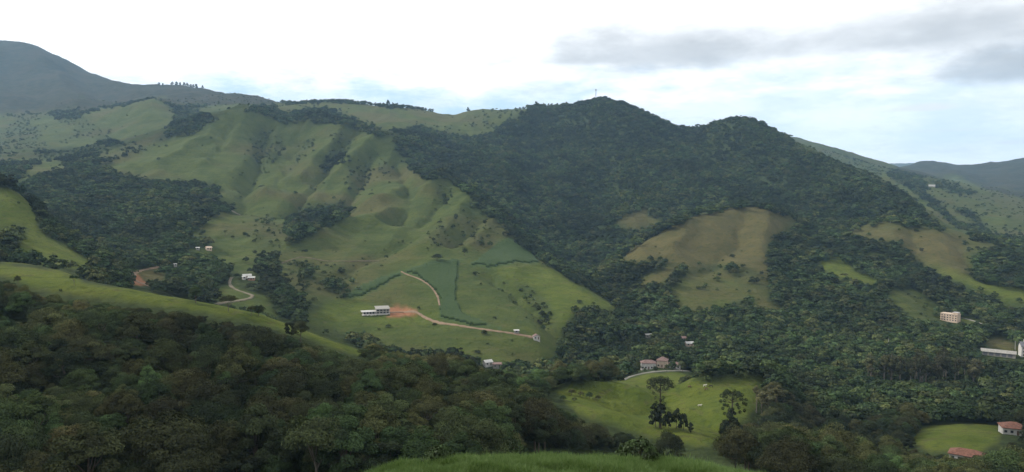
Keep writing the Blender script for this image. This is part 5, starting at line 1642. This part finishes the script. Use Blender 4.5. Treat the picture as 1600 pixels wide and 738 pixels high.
def cow_mesh(name, mat, lying=False, graze=False):
    """spine with neck and head plus four jointed legs, grown with the skin modifier"""
    zb = 0.62 if lying else 1.02
    V = [((0, 0, zb), .30), ((.40, 0, zb + .02), .33), ((.72, 0, zb + .06), .27), ((-.40, 0, zb + .02), .32), ((-.72, 0, zb + .06), .24)]
    E = [(0, 1), (1, 2), (0, 3), (3, 4)]
    if graze:
        V += [((1.0, 0, zb - .05), .16), ((1.2, 0, zb - .45), .12), ((1.32, 0, zb - .75), .11), ((1.45, 0, zb - .95), .07)]
    else:
        V += [((.98, 0, zb + .26), .17), ((1.16, 0, zb + .42), .13), ((1.32, 0, zb + .40), .12), ((1.52, 0, zb + .30), .075)]
    E += [(2, 5), (5, 6), (6, 7), (7, 8)]
    V += [((1.2, .2, V[7][0][2] + .12), .035), ((1.2, -.2, V[7][0][2] + .12), .035)]; E += [(7, 9), (7, 10)]
    V += [((-.86, 0, zb + .05), .05), ((-.90, 0, zb - .45), .03)]; E += [(4, 11), (11, 12)]
    for sx, s0, in ((.62, 2), (-.62, 4)):
        for sy in (-.19, .19):
            n0 = len(V)
            if lying:
                V += [((sx, sy * 1.6, .30), .11), ((sx + .25, sy * 2.0, .12), .07), ((sx - .05, sy * 2.2, .07), .05)]
            elif sx > 0:
                V += [((sx, sy, .72), .12), ((sx + .02, sy, .38), .075), ((sx, sy, .04), .06)]
            else:
                V += [((sx + .04, sy, .74), .14), ((sx - .10, sy, .42), .075), ((sx - .04, sy, .04), .06)]
            E += [(s0, n0), (n0, n0 + 1), (n0 + 1, n0 + 2)]
    me = bpy.data.meshes.new(name); me.from_pydata([v for v, _ in V], E, [])
    o = bpy.data.objects.new(name, me); COL.objects.link(o)
    md = o.modifiers.new('skin', 'SKIN'); md.use_smooth_shade = True
    sv = me.skin_vertices[0].data
    for i_, (_, r_) in enumerate(V):
        sv[i_].radius = (r_, r_); sv[i_].use_root = (i_ == 0)
    o.modifiers.new('sub', 'SUBSURF').levels = 1
    o.modifiers['sub'].render_levels = 1
    me.materials.append(mat)
    return o


for px, py, mat, lb, rz, ly, gr in [(1101, 605, M_COWW, 'white cow standing on top of the right green mound', 0.2, False, False), (1111, 606, M_COWK, 'dark cow grazing beside the standing white cow', 2.6, False, True),
                                    (1077, 607, M_COWB, 'brown cow grazing alone on the left flank of the right mound', 0.4, False, True), (1104, 610, M_COWB, 'brown cow just below the standing white cow', 3.3, False, True),
                                    (1093, 635, M_COWW, 'white cow lying in the hollow of the right mound', 0.0, True, False)]:
    x, y, z = hit(px, py)
    c_ = cow_mesh('cow', mat, ly, gr)
    c_.location = (x, y, z - 0.03); c_.rotation_euler = (0, 0, rz); c_.scale = (1.0,) * 3
    tag(c_, lb, 'cow')
    hn = tubes('horns', [[((1.16, .1, (1.02 if not ly else .62) + .5), .025), ((1.14, .26, (1.02 if not ly else .62) + .66), .008)], [((1.16, -.1, (1.02 if not ly else .62) + .5), .025), ((1.14, -.26, (1.02 if not ly else .62) + .66), .008)]], M_POLE, 5)
    if not gr:
        link('horns', hn, c_)

# ------------------------------------------------------------------ unseen clouds, added outside the view to shade part of the land
M_SHADECLOUD = bpy.data.materials.new('cloud'); M_SHADECLOUD.use_nodes = True
ct = NT(M_SHADECLOUD.node_tree); ct.n.clear()
cdif = ct.new('ShaderNodeBsdfDiffuse'); cdif.inputs[0].default_value = (0.85, 0.86, 0.88, 1)
ctra = ct.new('ShaderNodeBsdfTranslucent'); ctra.inputs[0].default_value = (0.85, 0.86, 0.88, 1)
cmx = ct.new('ShaderNodeMixShader'); cmx.inputs[0].default_value = 0.5
ct.l.new(cdif.outputs[0], cmx.inputs[1]); ct.l.new(ctra.outputs[0], cmx.inputs[2])
cout = ct.new('ShaderNodeOutputMaterial'); ct.l.new(cmx.outputs[0], cout.inputs[0])
ZC = max(float(GZ.max()) + 190, 1080.0)


def cloud(tx, ty, tz, sx, sy, seed, label):
    """unseen flat-based cloud, placed so that its shade falls around the ground point (tx, ty, tz)"""
    k_ = (ZC - tz) / math.tan(SUN_EL)
    cx, cy_ = tx + k_ * math.sin(SUN_AZ), ty + k_ * math.cos(SUN_AZ)
    nu, nv = 72, 30
    th = np.linspace(0, 2 * np.pi, nu, endpoint=False); ph = np.linspace(-np.pi / 2, np.pi / 2, nv)
    T, P = np.meshgrid(th, ph, indexing='ij')
    d_ = np.stack([np.cos(P) * np.cos(T), np.cos(P) * np.sin(T), np.sin(P)], -1)
    rr = 1 + 0.24 * fbm(d_[..., 0] * 2.1 + seed, d_[..., 1] * 2.1 + d_[..., 2], seed, 4)
    V = d_ * rr[..., None] * np.array([sx, sy, 75.0])
    V[..., 2] = np.where(V[..., 2] < 0, V[..., 2] * 0.3, V[..., 2])
    idx_ = np.arange(nu * nv).reshape(nu, nv)
    Fq = np.stack([idx_[:, :-1], np.roll(idx_, -1, 0)[:, :-1], np.roll(idx_, -1, 0)[:, 1:], idx_[:, 1:]], -1).reshape(-1, 4)
    o = link('cloud', mesh_np('cloud', V.reshape(-1, 3), Fq, M_SHADECLOUD, True), loc=(cx, cy_, ZC))
    return tag(o, label, 'cloud')


cloud(-120, 165, -55, 225, 105, 3, 'small unseen cloud added to shade the foreground forest')
cloud(330, 300, -105, 100, 130, 5, 'small unseen cloud added to shade the lower valley forest')
cloud(-860, 1900, 150, 430, 280, 8, 'broad unseen cloud added to shade the upper pastures')

# ------------------------------------------------------------------ haze
hm = bpy.data.materials.new('haze'); hm.use_nodes = True
ht = NT(hm.node_tree); ht.n.clear()
pv = ht.new('ShaderNodeVolumePrincipled')
pv.inputs['Color'].default_value = (0.44, 0.70, 1.0, 1)
pv.inputs['Density'].default_value = HAZE
pv.inputs['Anisotropy'].default_value = 0.2
ho = ht.new('ShaderNodeOutputMaterial'); ht.l.new(pv.outputs[0], ho.inputs['Volume'])
zlo, zhi, R_ = float(GZ.min()) - 3, float(GZ.max()) + 25, 14500.0
V = [(sx * R_, sy * R_, z) for z in (zlo, zhi) for sx, sy in ((-1, -1), (1, -1), (1, 1), (-1, 1))]
Fq = [(3, 2, 1, 0), (4, 5, 6, 7), (0, 1, 5, 4), (1, 2, 6, 5), (2, 3, 7, 6), (3, 0, 4, 7)]
tag(link('haze', mesh_np('haze', np.array(V), np.array(Fq), hm)), 'thin bluish haze in the air over the valley', kind='stuff')
